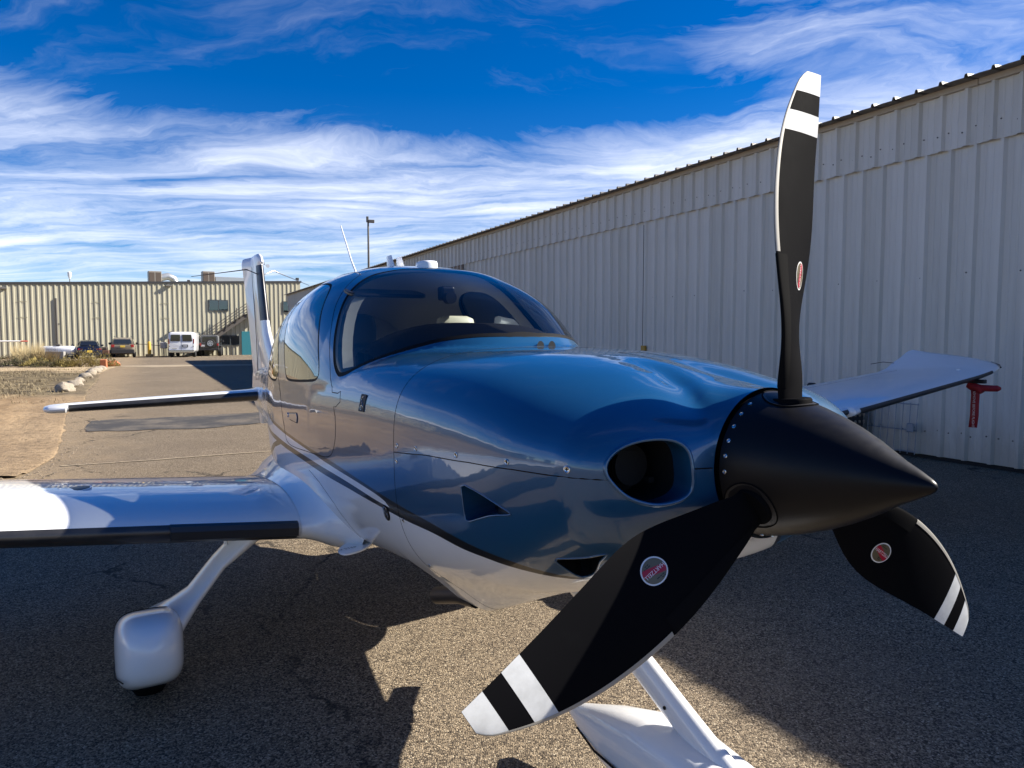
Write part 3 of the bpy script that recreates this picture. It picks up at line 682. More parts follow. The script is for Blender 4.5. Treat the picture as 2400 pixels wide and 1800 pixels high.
# ------------------------------------------------------------------ buildings far off to the left (seen only mirrored in the paint)
def far_shed(name, x, y, w, dpt, h, rz, cw, cr, label):
    r_ = empty(name, (x, y, 0), rz, label, 'building')
    mw = metal_wall(name+'_wall', cw, tuple(c*.8 for c in cw), .4); mr = metal_wall(name+'_roof', cr, tuple(c*.85 for c in cr), .3)
    m = MB(); m.box((0,0,h/2), (w,dpt,h)); m.build('wall', mw, r_); m = MB(); m.prism([(-w/2-.4,-dpt/2-.5,h), (-w/2-.4,0,h+dpt*.12), (-w/2-.4,dpt/2+.5,h), (-w/2-.4,dpt/2+.5,h+.25),(-w/2-.4,0,h+dpt*.12+.25),(-w/2-.4,-dpt/2-.5,h+.25)], (w+.8,0,0)); m.build('roof', mr, r_)
    for k in range(int(w//9)): m = MB(); m.box((-w/2+5+k*9, -dpt/2-.05, h*.4), (6.5,.08,h*.8)); m.build('door', mat(name+'_door', tuple(c*.6 for c in cw), .6), r_)
far_shed('hangar_row', -78, 40, 60, 14, 5, R(100), (.06,.07,.09), (.75,.76,.78), 'long dark hangar row with a white roof far left of the frame')
far_shed('white_hangar', -70, -12, 30, 20, 7, R(95), (.70,.70,.70), (.5,.5,.5), 'white hangar far to the left beyond the frame')
# ------------------------------------------------------------------ airplane
AM = Matrix(((0.495789, 0.868291, -0.016225, 0.90122), (-0.867843, 0.496054, 0.027909, 1.42025), (0.032282, 0.000244, 0.999479, 0.06456-GZ0), (0, 0, 0, 1)))
plane = empty('airplane')
plane.matrix_world = AM
tag(plane, 'blue and white propeller airplane parked on the asphalt beside the long hangar', 'airplane')

# --- outlines surveyed on the skin: (station u, angle th from crown, positive to the airplane's right)
WIND_T = [(-2.405,0),(-2.41,.1),(-2.43,.2),(-2.475,.3),(-2.525,.38)]
WIND_L = [(-2.5488,.427),(-2.5512,.4976),(-2.5462,.5808),(-2.5268,.66),(-2.4975,.7365),(-2.4461,.8315),(-2.4036,.9182),(-2.3489,1.0176),(-2.3074,1.0912),(-2.2659,1.1388),(-2.235,1.160)]
WIND_B = [(-2.2188,1.165),(-2.165,1.1482),(-2.1005,1.093),(-2.0212,1.0213),(-1.9214,.9187),(-1.835,.80),(-1.765,.66),(-1.712,.52),(-1.675,.345),(-1.66,.17),(-1.657,0)]
WIN = WIND_T+WIND_L+WIND_B
DOORWIN = [(-2.8234,.5606),(-2.7541,.6341),(-2.7018,.7261),(-2.6452,.8185),(-2.5934,.9071),(-2.5351,1.0051),(-2.4736,1.1038),(-2.4503,1.1694),(-2.4693,1.2117),(-2.53,1.2255),(-2.6,1.230),(-2.7875,1.2382),(-2.96,1.2391),(-3.04,1.228),(-3.0761,1.2043),(-3.1374,1.0879),(-3.2036,.9785),(-3.2666,.8836),(-3.32,.80),(-3.33,.70),(-3.28,.61),(-3.18,.55),(-3.05,.53),(-2.9485,.5374)]
REARWIN = [(-3.52,.80),(-3.46,.895),(-3.412,.945),(-3.36,1.0),(-3.3065,1.0756),(-3.285,1.14),(-3.2974,1.1985),(-3.3503,1.2459),(-3.45,1.245),(-3.6,1.225),(-3.8,1.185),(-3.95,1.13),(-4.0,1.06),(-3.95,.97),(-3.8,.86),(-3.65,.79)]
DOOR = [(-2.6694,.44),(-2.6568,.4755),(-2.6322,.5418),(-2.6,.63),(-2.5662,.7188),(-2.5231,.7965),(-2.4655,.8967),(-2.4048,.9966),(-2.3472,1.0952),(-2.3033,1.1858),(-2.2336,1.2781),(-2.1501,1.2790),(-2.1205,1.2639),(-2.0934,1.3318),(-2.1474,1.3678),(-2.1749,1.3688),(-2.1435,1.4295),(-2.1346,1.5278),(-2.1612,1.6219),(-2.193,1.6722),(-2.2415,1.7049),(-2.3386,1.7213),(-2.566,1.7280),(-2.9144,1.7392),(-3.03,1.725),(-3.08,1.69),(-3.1376,1.519),(-3.2028,1.3651),(-3.27,1.22),(-3.335,1.08),(-3.40,.93),(-3.45,.78),(-3.46,.62),(-3.38,.50),(-3.20,.43),(-2.95,.405),(-2.75,.41)]
SPLIT = [(-1.4835,1.5517),(-1.2392,1.5357),(-.9726,1.5426),(-.7679,1.5603),(-.66,1.577),(-.6126,1.584),(-.5792,1.5925),(-.5447,1.6019)]
SPLIT2 = [(-.456,1.5445),(-.445,1.546),(-.432,1.548)]
INLET = [(-.5486,1.5634),(-.5487,1.5168),(-.5445,1.4632),(-.5369,1.4107),(-.5254,1.3622),(-.509,1.3251),(-.4883,1.3147),(-.4698,1.362),(-.4596,1.4595),(-.4565,1.5836),(-.4583,1.7041),(-.4641,1.7715),(-.4752,1.8121),(-.491,1.8171),(-.5068,1.800),(-.519,1.759),(-.5311,1.7057),(-.5391,1.6471),(-.5443,1.6041)]
B1 = [(-7.7,.05),(-6.2,.05),(-5.6,.5),(-5.0,.95),(-4.4,1.30),(-3.96,1.46),(-3.7121,1.5285),(-3.4906,1.5743),(-3.2547,1.6157),(-2.8698,1.6643),(-2.5624,1.6978),(-2.3878,1.7136),(-2.1877,1.7341),(-1.9815,1.7623),(-1.7166,1.7993),(-1.6096,1.8155),(-1.4649,1.8362),(-1.2695,1.8744),(-1.138,1.9146),(-.9972,1.9654),(-.891,2.0225),(-.8387,2.0704),(-.7987,2.1259),(-.7704,2.1953),(-.7427,2.2627),(-.70,2.36),(-.62,2.47),(-.432,2.60)]
B2 = [(-7.7,.08),(-6.2,.08),(-5.6,.56),(-5.0,1.03),(-4.4,1.37),(-3.96,1.52),(-3.4962,1.6101),(-3.2576,1.6423),(-2.8726,1.6885),(-2.6376,1.7148),(-2.4293,1.7376),(-2.3549,1.7472),(-2.0856,1.7783),(-1.8031,1.81),(-1.5998,1.8469),(-1.5662,1.8720)]
B3 = [(-7.7,1.2),(-6.2,1.3),(-5.0,1.5),(-4.3,1.645),(-3.7577,1.6868),(-3.3895,1.7063),(-3.2017,1.7256),(-2.8824,1.7522),(-2.5747,1.7767),(-2.4392,1.7879),(-2.1996,1.8072),(-1.8994,1.8375),(-1.6515,1.866),(-1.5662,1.8725)]
B4 = [(-7.7,1.21),(-6.2,1.32),(-5.0,1.53),(-4.3,1.68),(-3.7597,1.72),(-3.3731,1.7508),(-3.2336,1.7647),(-2.7013,1.8093),(-2.5273,1.8252),(-2.3254,1.8437),(-2.0035,1.8669),(-1.7798,1.8837),(-1.6443,1.8924),(-1.5567,1.8991),(-1.4828,1.9065),(-1.2843,1.9297),(-1.241,1.9383),(-1.1071,1.9811),(-.9781,2.0258),(-.9105,2.068),(-.8474,2.1208),(-.7994,2.1899),(-.7481,2.3052),(-.70,2.40),(-.62,2.52),(-.432,2.66)]
BRANCH = [(-3.2336,1.7660),(-3.4205,1.8183),(-3.75,1.97),(-3.80,1.93),(-3.50,1.80),(-3.3479,1.7507)]
SCOOP = [(-1.0234,1.6445),(-1.0166,1.7175),(-1.0137,1.818),(-1.003,1.829),(-.9792,1.8245),(-.93,1.803),(-.8636,1.7791),(-.7841,1.772),(-.794,1.7579),(-.8482,1.719),(-.9277,1.6772)]
VENT = [(-.7273,2.0268),(-.7306,2.1206),(-.7430,2.2359),(-.7312,2.2601),(-.70,2.242),(-.6651,2.1895),(-.5958,2.0557),(-.6018,2.0419),(-.6323,2.0521),(-.6712,2.0454)]

def dens_poly(poly, step=.02, closed=True):
    out = []; n = len(poly)
    for i in range(n if closed else n-1):
        a, b = np.array(poly[i]), np.array(poly[(i+1) % n]); d = np.hypot(b[0]-a[0], (b[1]-a[1])*.6)
        k = max(1, int(math.ceil(d/step)))
        for j in range(k): out.append(tuple(a+(b-a)*j/k))
    if not closed: out.append(tuple(poly[-1]))
    return out
def chaikin(poly, it=2, closed=True, keep=()):
    P = [np.array(p, float) for p in poly]
    for _ in range(it):
        Q = []; n = len(P)
        if not closed: Q.append(P[0])
        for i in range(n if closed else n-1):
            a, b = P[i], P[(i+1) % n]; Q += [.75*a+.25*b, .25*a+.75*b]
        if not closed: Q.append(P[-1])
        P = Q
    return [tuple(p) for p in P]
def offset_poly(poly, d):
    """inward offset in metres of a closed outline in (u, th)"""
    A = np.array(poly, float); r = .62; Q = A*np.array([1, r]); n = len(Q)
    area = .5*np.sum(Q[:,0]*np.roll(Q[:,1], -1)-np.roll(Q[:,0], -1)*Q[:,1])
    t = np.roll(Q, -1, 0)-np.roll(Q, 1, 0); t /= np.linalg.norm(t, axis=1)[:, None]+1e-9
    nn = np.stack([-t[:,1], t[:,0]], 1)*(1 if area > 0 else -1)
    return [tuple(p) for p in (Q+nn*d)/np.array([1, r])]
def inside(pts, poly):
    x, y = pts[:,0], pts[:,1]; res = np.zeros(len(pts), bool); P = np.array(poly); n = len(P); j = n-1
    for i in range(n):
        xi, yi, xj, yj = *P[i], *P[j]
        m = ((yi > y) != (yj > y)); xx = (xj-xi)*(y-yi)/(yj-yi+1e-15)+xi
        res ^= m & (x < xx); j = i
    return res

WINs = WIND_T[:1] + chaikin(WIND_T[1:]+WIND_L+WIND_B[:-1], 2, False) + WIND_B[-1:]
def wind_inner():
    full = WINs + [(u, -t) for u, t in WINs[-2:0:-1]]
    off = offset_poly(full, .016)
    off = [p for p in off[:len(WINs)]]; off[0] = (off[0][0], 0.); off[-1] = (off[-1][0]-.006, 0.); return off
WINi = wind_inner()
DOORWINs = chaikin(DOORWIN, 2); DOORWINi = offset_poly(DOORWINs, .011)
REARWINs = chaikin(REARWIN, 2); REARWINi = offset_poly(REARWINs, .011)
DOORs = chaikin(DOOR[:10], 1, False)+DOOR[10:16]+chaikin(DOOR[16:], 1, False)
INLETs = chaikin([((u+.503)*(1.03+.10*min(1, max(0, (-.503-u)/.045)))-.503, (t-1.566)*1.03+1.566) for u, t in INLET], 2); SCOOPs = chaikin(SCOOP, 1); VENTs = chaikin(VENT, 1)
def fn(B):
    X = np.array([p[0] for p in B]); Y = np.array([p[1] for p in B]); return lambda u: pch(u, X, Y)
fB1, fB2, fB3, fB4 = fn(B1), fn(B2), fn(B3), fn(B4)
SPL = SPLIT+[(-.5,1.575)]+SPLIT2
fS = fn(SPL)
UFW, UMEET = -1.4835, -1.5662
def curve(f, u0, u1, step=.025):
    uu = np.arange(u0, u1, step); uu = np.append(uu, u1); return [(float(u), float(f(u))) for u in uu]

def build_skin():
    us = np.concatenate([np.linspace(-7.7, -4.3, 24)[:-1], np.linspace(-4.3, -2.7, 40)[:-1], np.linspace(-2.7, -1.5, 64)[:-1], np.linspace(-1.5, -.62, 40)[:-1], np.linspace(-.62, RING_X, 30)])
    tt = np.linspace(0, np.pi, 96)
    pts = []
    for i, u in enumerate(us):
        for j, t in enumerate(tt):
            edge = i in (0, len(us)-1) or j in (0, len(tt)-1)
            pts.append((float(u), float(t)) if edge else (float(u+rng.uniform(-1, 1)*1e-4), float(t+rng.uniform(-1, 1)*1e-4)))
    edges = []
    def poly(P, closed=True):
        k = len(pts); pts.extend(P); n = len(P)
        edges.extend([(k+i, k+(i+1) % n) for i in range(n if closed else n-1)])
    poly(dens_poly(WINs, .02, False), False); poly(dens_poly(WINi, .02, False), False)
    for P in (DOORWINs, DOORWINi, REARWINs, REARWINi, DOORs, INLETs, SCOOPs, VENTs, BRANCH): poly(dens_poly(P, .02))
    poly(curve(fB1, -7.7, RING_X), False); poly(curve(fB4, -7.7, RING_X), False)
    poly(curve(fB2, -7.7, UMEET), False); poly(curve(fB3, -7.7, UMEET), False)
    poly([(UFW, float(t)) for t in np.linspace(0, np.pi, 120)], False)
    poly(curve(fS, UFW, RING_X, .015), False)
    SC = .6
    v, e, f, *_ = geometry.delaunay_2d_cdt([Vector((p[0], p[1]*SC)) for p in pts], edges, [], 0, 1e-6)
    V = np.array([(p.x, p.y/SC) for p in v]); F = np.array([t for t in f if len(t) == 3])
    return V, F
UV, TF = build_skin()
cen = UV[TF].mean(1)
WINc = WINs; in_win = inside(cen, WINc); in_wini = inside(cen, WINi)
in_dw, in_dwi = inside(cen, DOORWINs), inside(cen, DOORWINi)
in_rw, in_rwi = inside(cen, REARWINs), inside(cen, REARWINi)
in_door = inside(cen, DOORs); in_hole = inside(cen, INLETs) | inside(cen, SCOOPs) | inside(cen, VENTs)
u_, t_ = cen[:,0], cen[:,1]
black = np.where(u_ > UMEET, (t_ > fB1(u_)) & (t_ < fB4(u_)), ((t_ > fB1(u_)) & (t_ < fB2(u_))) | ((t_ > fB3(u_)) & (t_ < fB4(u_)))) | inside(cen, BRANCH)
blue = t_ <= fB1(u_)
mi = np.where(black, 2, np.where(blue, 0, 1))          # 0 blue 1 white 2 black 3 dark frame
OBJ = np.full(len(TF), 'fuselage', dtype=object)
cowl = u_ > UFW
OBJ[cowl & (t_ < fS(u_))] = 'upper_cowling'; OBJ[cowl & (t_ >= fS(u_))] = 'lower_cowling'
OBJ[in_door] = 'door'; OBJ[in_dw] = 'door_frame'; OBJ[in_dwi] = 'door_glass'
OBJ[in_rw] = 'rear_frame'; OBJ[in_rwi] = 'rear_glass'
OBJ[in_win] = 'wind_frame'; OBJ[in_wini] = 'windshield'
OBJ[in_hole] = 'hole'
PV = fus(UV[:,0], UV[:,1]); NV = -nrm(np.clip(UV[:,0], -7.69, RING_X-2e-3), UV[:,1])
MIR = np.array([1, -1, 1.])
def extract(sel, side, off=0.):
    """triangles of the selection: side +1 right half as surveyed, -1 mirrored, 0 both"""
    T = TF[sel]; ids, inv = np.unique(T.ravel(), return_inverse=True); T = inv.reshape(-1, 3)
    V = PV[ids]+NV[ids]*off; Nn = NV[ids]
    g = np.cross(V[T[:,1]]-V[T[:,0]], V[T[:,2]]-V[T[:,0]]); flip = (g*Nn[T].mean(1)).sum(1) < 0
    T = np.where(flip[:, None], T[:, ::-1], T); m = mi[sel]
    if side == 1: return V, T, m, Nn
    Vm, Tm, Nm = V*MIR, T[:, ::-1], Nn*MIR
    if side == -1: return Vm, Tm, m, Nm
    return np.concatenate([V, Vm]), np.concatenate([T, Tm+len(V)]), np.concatenate([m, m]), np.concatenate([Nn, Nm])
PAINT = [BLUE, WHITE, BLACKP]
def part(name, key, side, parent=plane, mats=None, off=0.):
    V, T, m, Nn = extract(OBJ == key, side, off)
    return raw_mesh(name, V, T, mats or PAINT, None if mats else m, Nn, parent)
fuselage = part('fuselage', 'fuselage', 0)
upcowl = part('upper_cowling', 'upper_cowling', 0)
locowl = part('lower_cowling', 'lower_cowling', 0)
wind = part('windshield', 'windshield', 0, mats=[GLASS])
part('windshield_frame', 'wind_frame', 0, wind, mats=[SEAM])
doors = []
for s in (1, -1):
    d_ = part('door', 'door', s); doors.append(d_)
    part('window', 'door_glass', s, d_, mats=[WGLASS]); part('window_frame', 'door_frame', s, d_, mats=[SEAM])
    rw = part('rear_window', 'rear_glass', s, mats=[WGLASS]); part('window_frame', 'rear_frame', s, rw, mats=[SEAM])
# cabin lining just inside the skin
lin = ((u_ < -1.64) & (u_ > -4.3) & ((OBJ == 'fuselage') | (OBJ == 'door')) & ~((t_ < 1.0) & (u_ > -1.9)))
V, T, m, Nn = extract(lin, 0, -.022); raw_mesh('cabin_lining', V, T[:, ::-1], [LINER], None, -Nn, plane)
mb = MB(); mb.loft([superring(-4.2, 0, 1.45, .50, .42, 3, 24)], cap=False)
mb = MB(); ring = superring(-4.15, 0, 1.28, .50, .58, 3, 24); mb.add(ring, [tuple(range(24))]); mb.build('rear_bulkhead', LINER, plane)

def skin(u, t, off=0.):
    p = fus(np.array([u]), np.array([abs(t)]))[0]; n = -nrm(np.array([min(u, RING_X-2e-3)]), np.array([abs(t)]))[0]
    if t < 0: p = p*MIR; n = n*MIR
    return Vector(p+n*off), Vector(n)
def seam(name, P, parent, r=.0022, closed=False, side=(1, -1), m=SEAM, step=.03):
    mb = MB()
    for s in side:
        pts = [skin(u, t*s, -r*.55)[0] for u, t in dens_poly(P, step, closed)]
        if closed: pts.append(pts[0])
        mb.tube(pts, r, 6)
    return mb.build(name, m, parent, smooth=80)
for s, d_ in zip((1, -1), doors): seam('door_seal', DOORs, d_, .0026, True, (s,))
seam('cowling_seam', [(UFW, float(t)) for t in np.linspace(.0, np.pi, 60)], upcowl, .0018)
seam('cowling_seam', SPLIT, locowl, .0020); seam('cowling_seam', [(-.4565,1.5445),(-.445,1.546),(-.4335,1.548)], locowl, .0022, step=.01)
seam('windshield_gasket', dens_poly(WINs, .03, False), wind, .0042)
seam('fillet_seam', [(-2.62,1.86),(-2.4534,1.9158),(-2.36,1.975),(-2.2976,2.0281),(-2.2364,2.1442),(-2.235,2.25),(-2.30,2.36)], fuselage, .0018)
# door edge line running up over the roof
seam('roof_seam', [(-2.669,.44),(-2.68,.30),(-2.68,.15),(-2.68,0)], fuselage, .0016)

def surf_M(u, t, rot=0., off=.0015):
    """frame on the skin: x forward along the body, z outward"""
    p, n = skin(u, t, off); f = Vector((1, 0, 0)); f = (f-n*f.dot(n)).normalized(); y = n.cross(f)
    M = Matrix.Identity(4); M.col[0].xyz = f; M.col[1].xyz = y; M.col[2].xyz = n; M.col[3].xyz = p
    return M @ Matrix.Rotation(rot, 4, 'Z')
# fasteners
def fastener(u, t, parent, r=.0085):
    mb = MB(); M = surf_M(u, t, 0, 0)
    mb.lathe([(-.002, r), (.0015, r), (.0022, r*.8), (.0012, r*.62)], M, 16)
    mb.mi = 1
    for a, b in ((r*.9, r*.26), (r*.26, r*.9)):
        mb.add([M @ Vector((x*a/2, y*b/2, .0019)) for x, y in ((-1,-1),(1,-1),(1,1),(-1,1))], [(0,1,2,3)])
    return mb.build('fastener', [STEEL, SEAM], parent, smooth=40)
for s in (1, -1):
    for u, t in ((-1.455,1.5147),(-1.3084,1.5105),(-1.0466,1.5131),(-.7913,1.5276),(-.5986,1.5517)): fastener(u, t*s, upcowl, .0095 if u > -.7 else .0085)
    for u, t in ((-1.462,1.5984),(-1.4573,1.9175),(-1.45,2.21)): fastener(u, t*s, locowl, .008)

# air inlets
for s in (1, -1):
    loop = np.array([fus(np.array([u]), np.array([t]))[0] for u, t in dens_poly(INLETs, .02)])
    ctr = loop.mean(0); n = len(loop); rr = .0055
    nl = np.array([-nrm(np.array([u]), np.array([t]))[0] for u, t in dens_poly(INLETs, .02)])
    cdir = ctr-loop; cdir -= nl*(cdir*nl).sum(1)[:, None]; cdir /= np.linalg.norm(cdir, axis=1)[:, None]
    rows = []
    for k in range(9):
        a = math.pi*k/8; rows.append(loop + nl*rr*.9*math.sin(a) + cdir*rr*(1-math.cos(a)))
    base = rows[-1]
    back = np.array([-1, 0, 0.])
    for dep, grow in ((.012, .0), (.03, -.003), (.07, -.008)): rows.append(base+back*dep+cdir*grow)
    blk = [rows[-1], rows[-1]+back*.03-cdir*.004, rows[-1]+back*.16-cdir*.02]
    S = np.array([1, s, 1.])
    mb = MB(); mb.loft([[tuple(p*S) for p in r_] for r_ in rows], cap=False); ring_o = mb.build('air_inlet', BLUE, upcowl, smooth=180)
    mb = MB(); mb.loft([[tuple(p*S) for p in r_] for r_ in blk], cap=False); k = len(blk[-1])
    mb.add([tuple(p*S) for p in blk[-1]], [tuple(range(k))]); mb.build('inlet_duct', mat('duct_black', (.004,.004,.005), .8), upcowl, smooth=60)
    # engine baffle, cylinder fins and a bracket inside
    mb = MB(); c0 = (ctr+np.array([-.145, .02, 0.]))*S
    for q in range(6): mb.lathe([(-.002, .052), (.002, .052)], Matrix.Translation((c0[0]+.012*q-.02, c0[1], c0[2]+.005)) @ Matrix.Rotation(R(90), 4, 'Y'), 20)
    mb.box((c0[0]+.05, c0[1]+.05*s, c0[2]-.035), (.02, .018, .014)); mb.box((c0[0]+.04, c0[1]-.02*s, c0[2]+.04), (.01, .09, .006))
    mb.build('cylinder_fins', mat('fin_dark', (.010,.010,.010), .6, spec=.2), upcowl)
# recessed scoop and cooling vent in the lower cowling
def recess(name, P, depth, m_in, m_wall, parent):
    PP = dens_poly(P, .025); uu = [p[0] for p in PP]
    for s in (1, -1):
        top = []; bot = []
        for u, t in PP:
            p, nn = skin(u, t*s); top.append(p); bot.append(p-nn*depth(u, t)+nn*.0005)
        n = len(top); mb = MB()
        mb.mi = 0; mb.add(top+bot, [(i, (i+1) % n, n+(i+1) % n, n+i) for i in range(n)])
        mb.mi = 1; c = sum(bot, Vector())/n; mb.add(bot+[c], [(i, (i+1) % n, n) for i in range(n)])
        o = mb.build(name, [m_wall, m_in], parent)
        rim = MB(); rim.tube(top+[top[0]], .0028, 6, False); rim.build('scoop_rim', BLUE, parent, smooth=80)
recess('air_scoop', SCOOPs, lambda u, t: +.006+.10*max(0, min(1, (-.80-u)/.2))**1.1, BLACKM, BLUE, locowl)
recess('cooling_vent', VENTs, lambda u, t: .02+.05*max(0, min(1, (u+.56)/-.17)), BLACKM, BLACKP, locowl)
# small marks on the skin
def disc_on(name, u, t, r, m, parent, h=.003, seg=24, sx=1.):
    mb = MB(); mb.lathe([(-.003, r), (h*.6, r), (h, r*.86)], surf_M(u, t, 0, 0) @ Matrix.Diagonal((sx, 1, 1, 1)), seg); return mb.build(name, m, parent, smooth=50)
LENS = mat('dark_lens', (.05,.05,.05), .12, 0, 1.0)
o = disc_on('landing_light_lens', -1.607, 1.913, .030, SEAM, fuselage, .003); disc_on('light_glass', -1.607, 1.913, .0255, LENS, fuselage, .0045)
# emblem: small grey plate with an S curve
M = surf_M(-1.815, 1.316, R(0), .001)
mb = MB(); pts = [(-.024, -.052), (.024, -.052), (.024, .052), (-.024, .052)]
EM = mat('emblem_plate', (.018, .026, .040), .55, spec=.2)
def rounded(w, h, r, k=5):
    out = []
    for cx, cy, a0 in ((w-r, h-r, 0), (-w+r, h-r, 90), (-w+r, -h+r, 180), (w-r, -h+r, 270)):
        for j in range(k+1): a = R(a0+90*j/k); out.append((cx+r*math.cos(a), cy+r*math.sin(a)))
    return out
SH = Matrix(((1, .0, 0, 0), (0, 1, 0, 0), (0, 0, 1, 0), (0, 0, 0, 1)))
mb.prism([M @ SH @ Vector((x, y, 0)) for x, y in rounded(.029, .034, .006)], M.to_3x3() @ Vector((0, 0, .0012))); emb = mb.build('emblem', EM, fuselage)
mb = MB(); mb.tube([M @ SH @ Vector((.012*math.sin(a*2.4), -.026+.05*a/2.6, .002)) for a in np.linspace(0, 2.6, 20)], .0013, 5)
mb.tube([M @ SH @ Vector((.012*math.cos(a), -.018+.008*math.sin(a), .002)) for a in np.linspace(0, 6.28, 16)], .0011, 5)
mb.tube([M @ SH @ Vector((.013*math.cos(a), .019+.005*math.sin(a), .002)) for a in np.linspace(.3, 2.8, 10)], .0011, 5)
mb.build('emblem_mark', STEEL, fuselage)
# door handles
for s, d_ in zip((1, -1), doors):
    HP = [(-2.965,1.482),(-2.80,1.468),(-2.785,1.495),(-2.795,1.539),(-2.96,1.527)]
    mb = MB(); top = [skin(u, t*s, .004)[0] for u, t in HP]; bot = [skin(u, t*s, -.004)[0] for u, t in HP]; n = 5
    mb.add(top+bot, [tuple(range(n)), tuple(range(2*n-1, n-1, -1))]+[(i, (i+1) % n, n+(i+1) % n, n+i) for i in range(n)])
    h = mb.build('handle', BLUE, d_, bevel=.002)
    seam('handle_seal', HP, d_, .0045, True, (s,))
    disc_on('lock', -3.0, 1.497*s, .012, STEEL, d_, .005, 16)
    mb = MB(); mb.box((0, 0, .001), (.03, .26, .002)); 
# white tri-angle reflector pads / inspection bumps ahead of the windshield
for u, t in ((-1.607,-.1135),(-1.606,-.2521)):
    p, nn = skin(u, t, 0); mb = MB()
    mb.loft([[p+Vector((.0-.03*q, .018*(1-q*.9)*math.cos(a), .026*(1-q)**.8*max(0, math.sin(a))-.004)) for a in np.linspace(0, math.pi, 10)] for q in np.linspace(0, 1, 6)], closed=False, cap=True)
    o = mb.build('defroster_vent', DARKMETAL, fuselage, smooth=60)
# oil filler flap on the upper cowling
seam('oil_door', [(-1.06,-.02),(-.88,-.10),(-.885,-.42),(-1.055,-.30)], upcowl, .0016, True, (1,))

# --- spinner and propeller
SPP = [(0, .0015), (-.004, .009), (-.012, .0155), (-.04, .031), (-.077, .049), (-.148, .0905), (-.2, .1165), (-.245, .136), (-.30, .156), (-.35, .171), (-.40, .183), (-.424, .1865), (-.426, .180)]
mb = MB(); rings = []
for x, r in SPP: rings.append([(x, r*math.sin(2*math.pi*k/96), HZ+r*math.cos(2*math.pi*k/96)) for k in range(96)])
mb.loft(rings); spinner = mb.build('spinner', SPIN, plane, smooth=50)
mb = MB(); mb.lathe([(-.006, .178), (.004, .178)], Matrix.Translation((-.44, 0, HZ)) @ Matrix.Rotation(R(90), 4, 'Y'), 64); mb.build('backplate', SPIN, spinner, smooth=40)
mb = MB(); mb.lathe([(-.05, .19), (.0, .19)], Matrix.Translation((-.46, 0, HZ)) @ Matrix.Rotation(R(90), 4, 'Y'), 64); mb.build('firewall_ring', SEAM, locowl)
TH0 = .0161
for k in range(30):
    a = TH0+2*math.pi*(k+.5)/30
    if any(abs((a-TH0-b*2*math.pi/3+math.pi) % (2*math.pi)-math.pi) < .36 for b in range(3)): continue
    d_ = Vector((.12, -math.sin(a), math.cos(a))).normalized(); p = Vector((-.408, 0, HZ))+Vector((0, -math.sin(a), math.cos(a)))*.1845
    mb = MB(); mb.lathe([(-.002, .0055), (.0015, .0055), (.002, .004), (.0008, .003)], Matrix.Translation(p) @ d_.to_track_quat('Z', 'Y').to_matrix().to_4x4(), 12)
    mb.build('screw', STEEL, spinner, smooth=40)
RN = np.array([.2,.3,.45,.6,.75,.88,.99])
BA = np.array([.0526,.0615,.0768,.0758,.0501,.0007,-.068]); BB = np.array([.0578,.0899,.1376,.1442,.1392,.1396,.1413])
BT = np.array([.1216,.4042,.3991,.2648,.1846,.1002,.0505])
def nspl(x, X, Y):
    n = len(X); h = np.diff(X); A = np.zeros((n, n)); b = np.zeros(n); A[0,0] = A[-1,-1] = 1
    for i in range(1, n-1):
        A[i,i-1] = h[i-1]; A[i,i] = 2*(h[i-1]+h[i]); A[i,i+1] = h[i]; b[i] = 3*((Y[i+1]-Y[i])/h[i]-(Y[i]-Y[i-1])/h[i-1])
    c = np.linalg.solve(A, b); bb = np.diff(Y)/h-h*(2*c[:-1]+c[1:])/3; dd = np.diff(c)/(3*h)
    i = np.clip(np.searchsorted(X, x)-1, 0, n-2); t = x-X[i]; return Y[i]+bb[i]*t+c[i]*t*t+dd[i]*t**3
def blade_pt(r, q, side, lift=0.):
    """q 0 = trailing edge, 1 = leading edge; side +1 front face, -1 rear face; local frame: z radial, y leading, x forward"""
    rr = max(r, .2)
    a = float(nspl(np.array(rr), RN, BA)); b = float(nspl(np.array(rr), RN, BB)); be = float(nspl(np.array(rr), RN, BT))
    th = float(np.interp(r, [.12,.16,.22,.3,.45,.7,.99], [.5,.45,.34,.20,.115,.07,.05]))
    w = min(1, max(0, (r-.12)/.12)); w = w*w*(3-2*w)
    a = a*w+.048*(1-w); b = b*w+.048*(1-w); be = be*w+.12*(1-w)
    if r > .955: a -= .016*((r-.955)/.035)**2.2
    c = a+b; y = -b+c*q; s = max(0., 1-q)
    prof = (1.4845*math.sqrt(s)-.63*s-1.758*s*s+1.4215*s**3-.5075*s**4)*2*.5   # half thickness, nose at q = 1
    circ = math.sqrt(max(0, q*(1-q)))
    prof = prof*w+circ*(1-w); x = side*prof*th*c*(.62 if side > 0 else .38)*(1.0 if w > .99 else 1+.0*(1-w)) + .045*c*w*4*q*(1-q)*.35
    x += side*lift
    return Vector((x*math.cos(be)+y*math.sin(be), y*math.cos(be)-x*math.sin(be), r))
def blade_frame(k):
    a = TH0+k*2*math.pi/3
    M = Matrix.Identity(4); M.col[0].xyz = (1, 0, 0); M.col[1].xyz = (0, -math.cos(a), -math.sin(a)); M.col[2].xyz = (0, -math.sin(a), math.cos(a)); M.col[3].xyz = (-.3632, 0, HZ)
    return M
QS = [0, .01, .03, .07, .13, .2, .3, .4, .5, .6, .7, .8, .87, .93, .97, .99, 1.0]
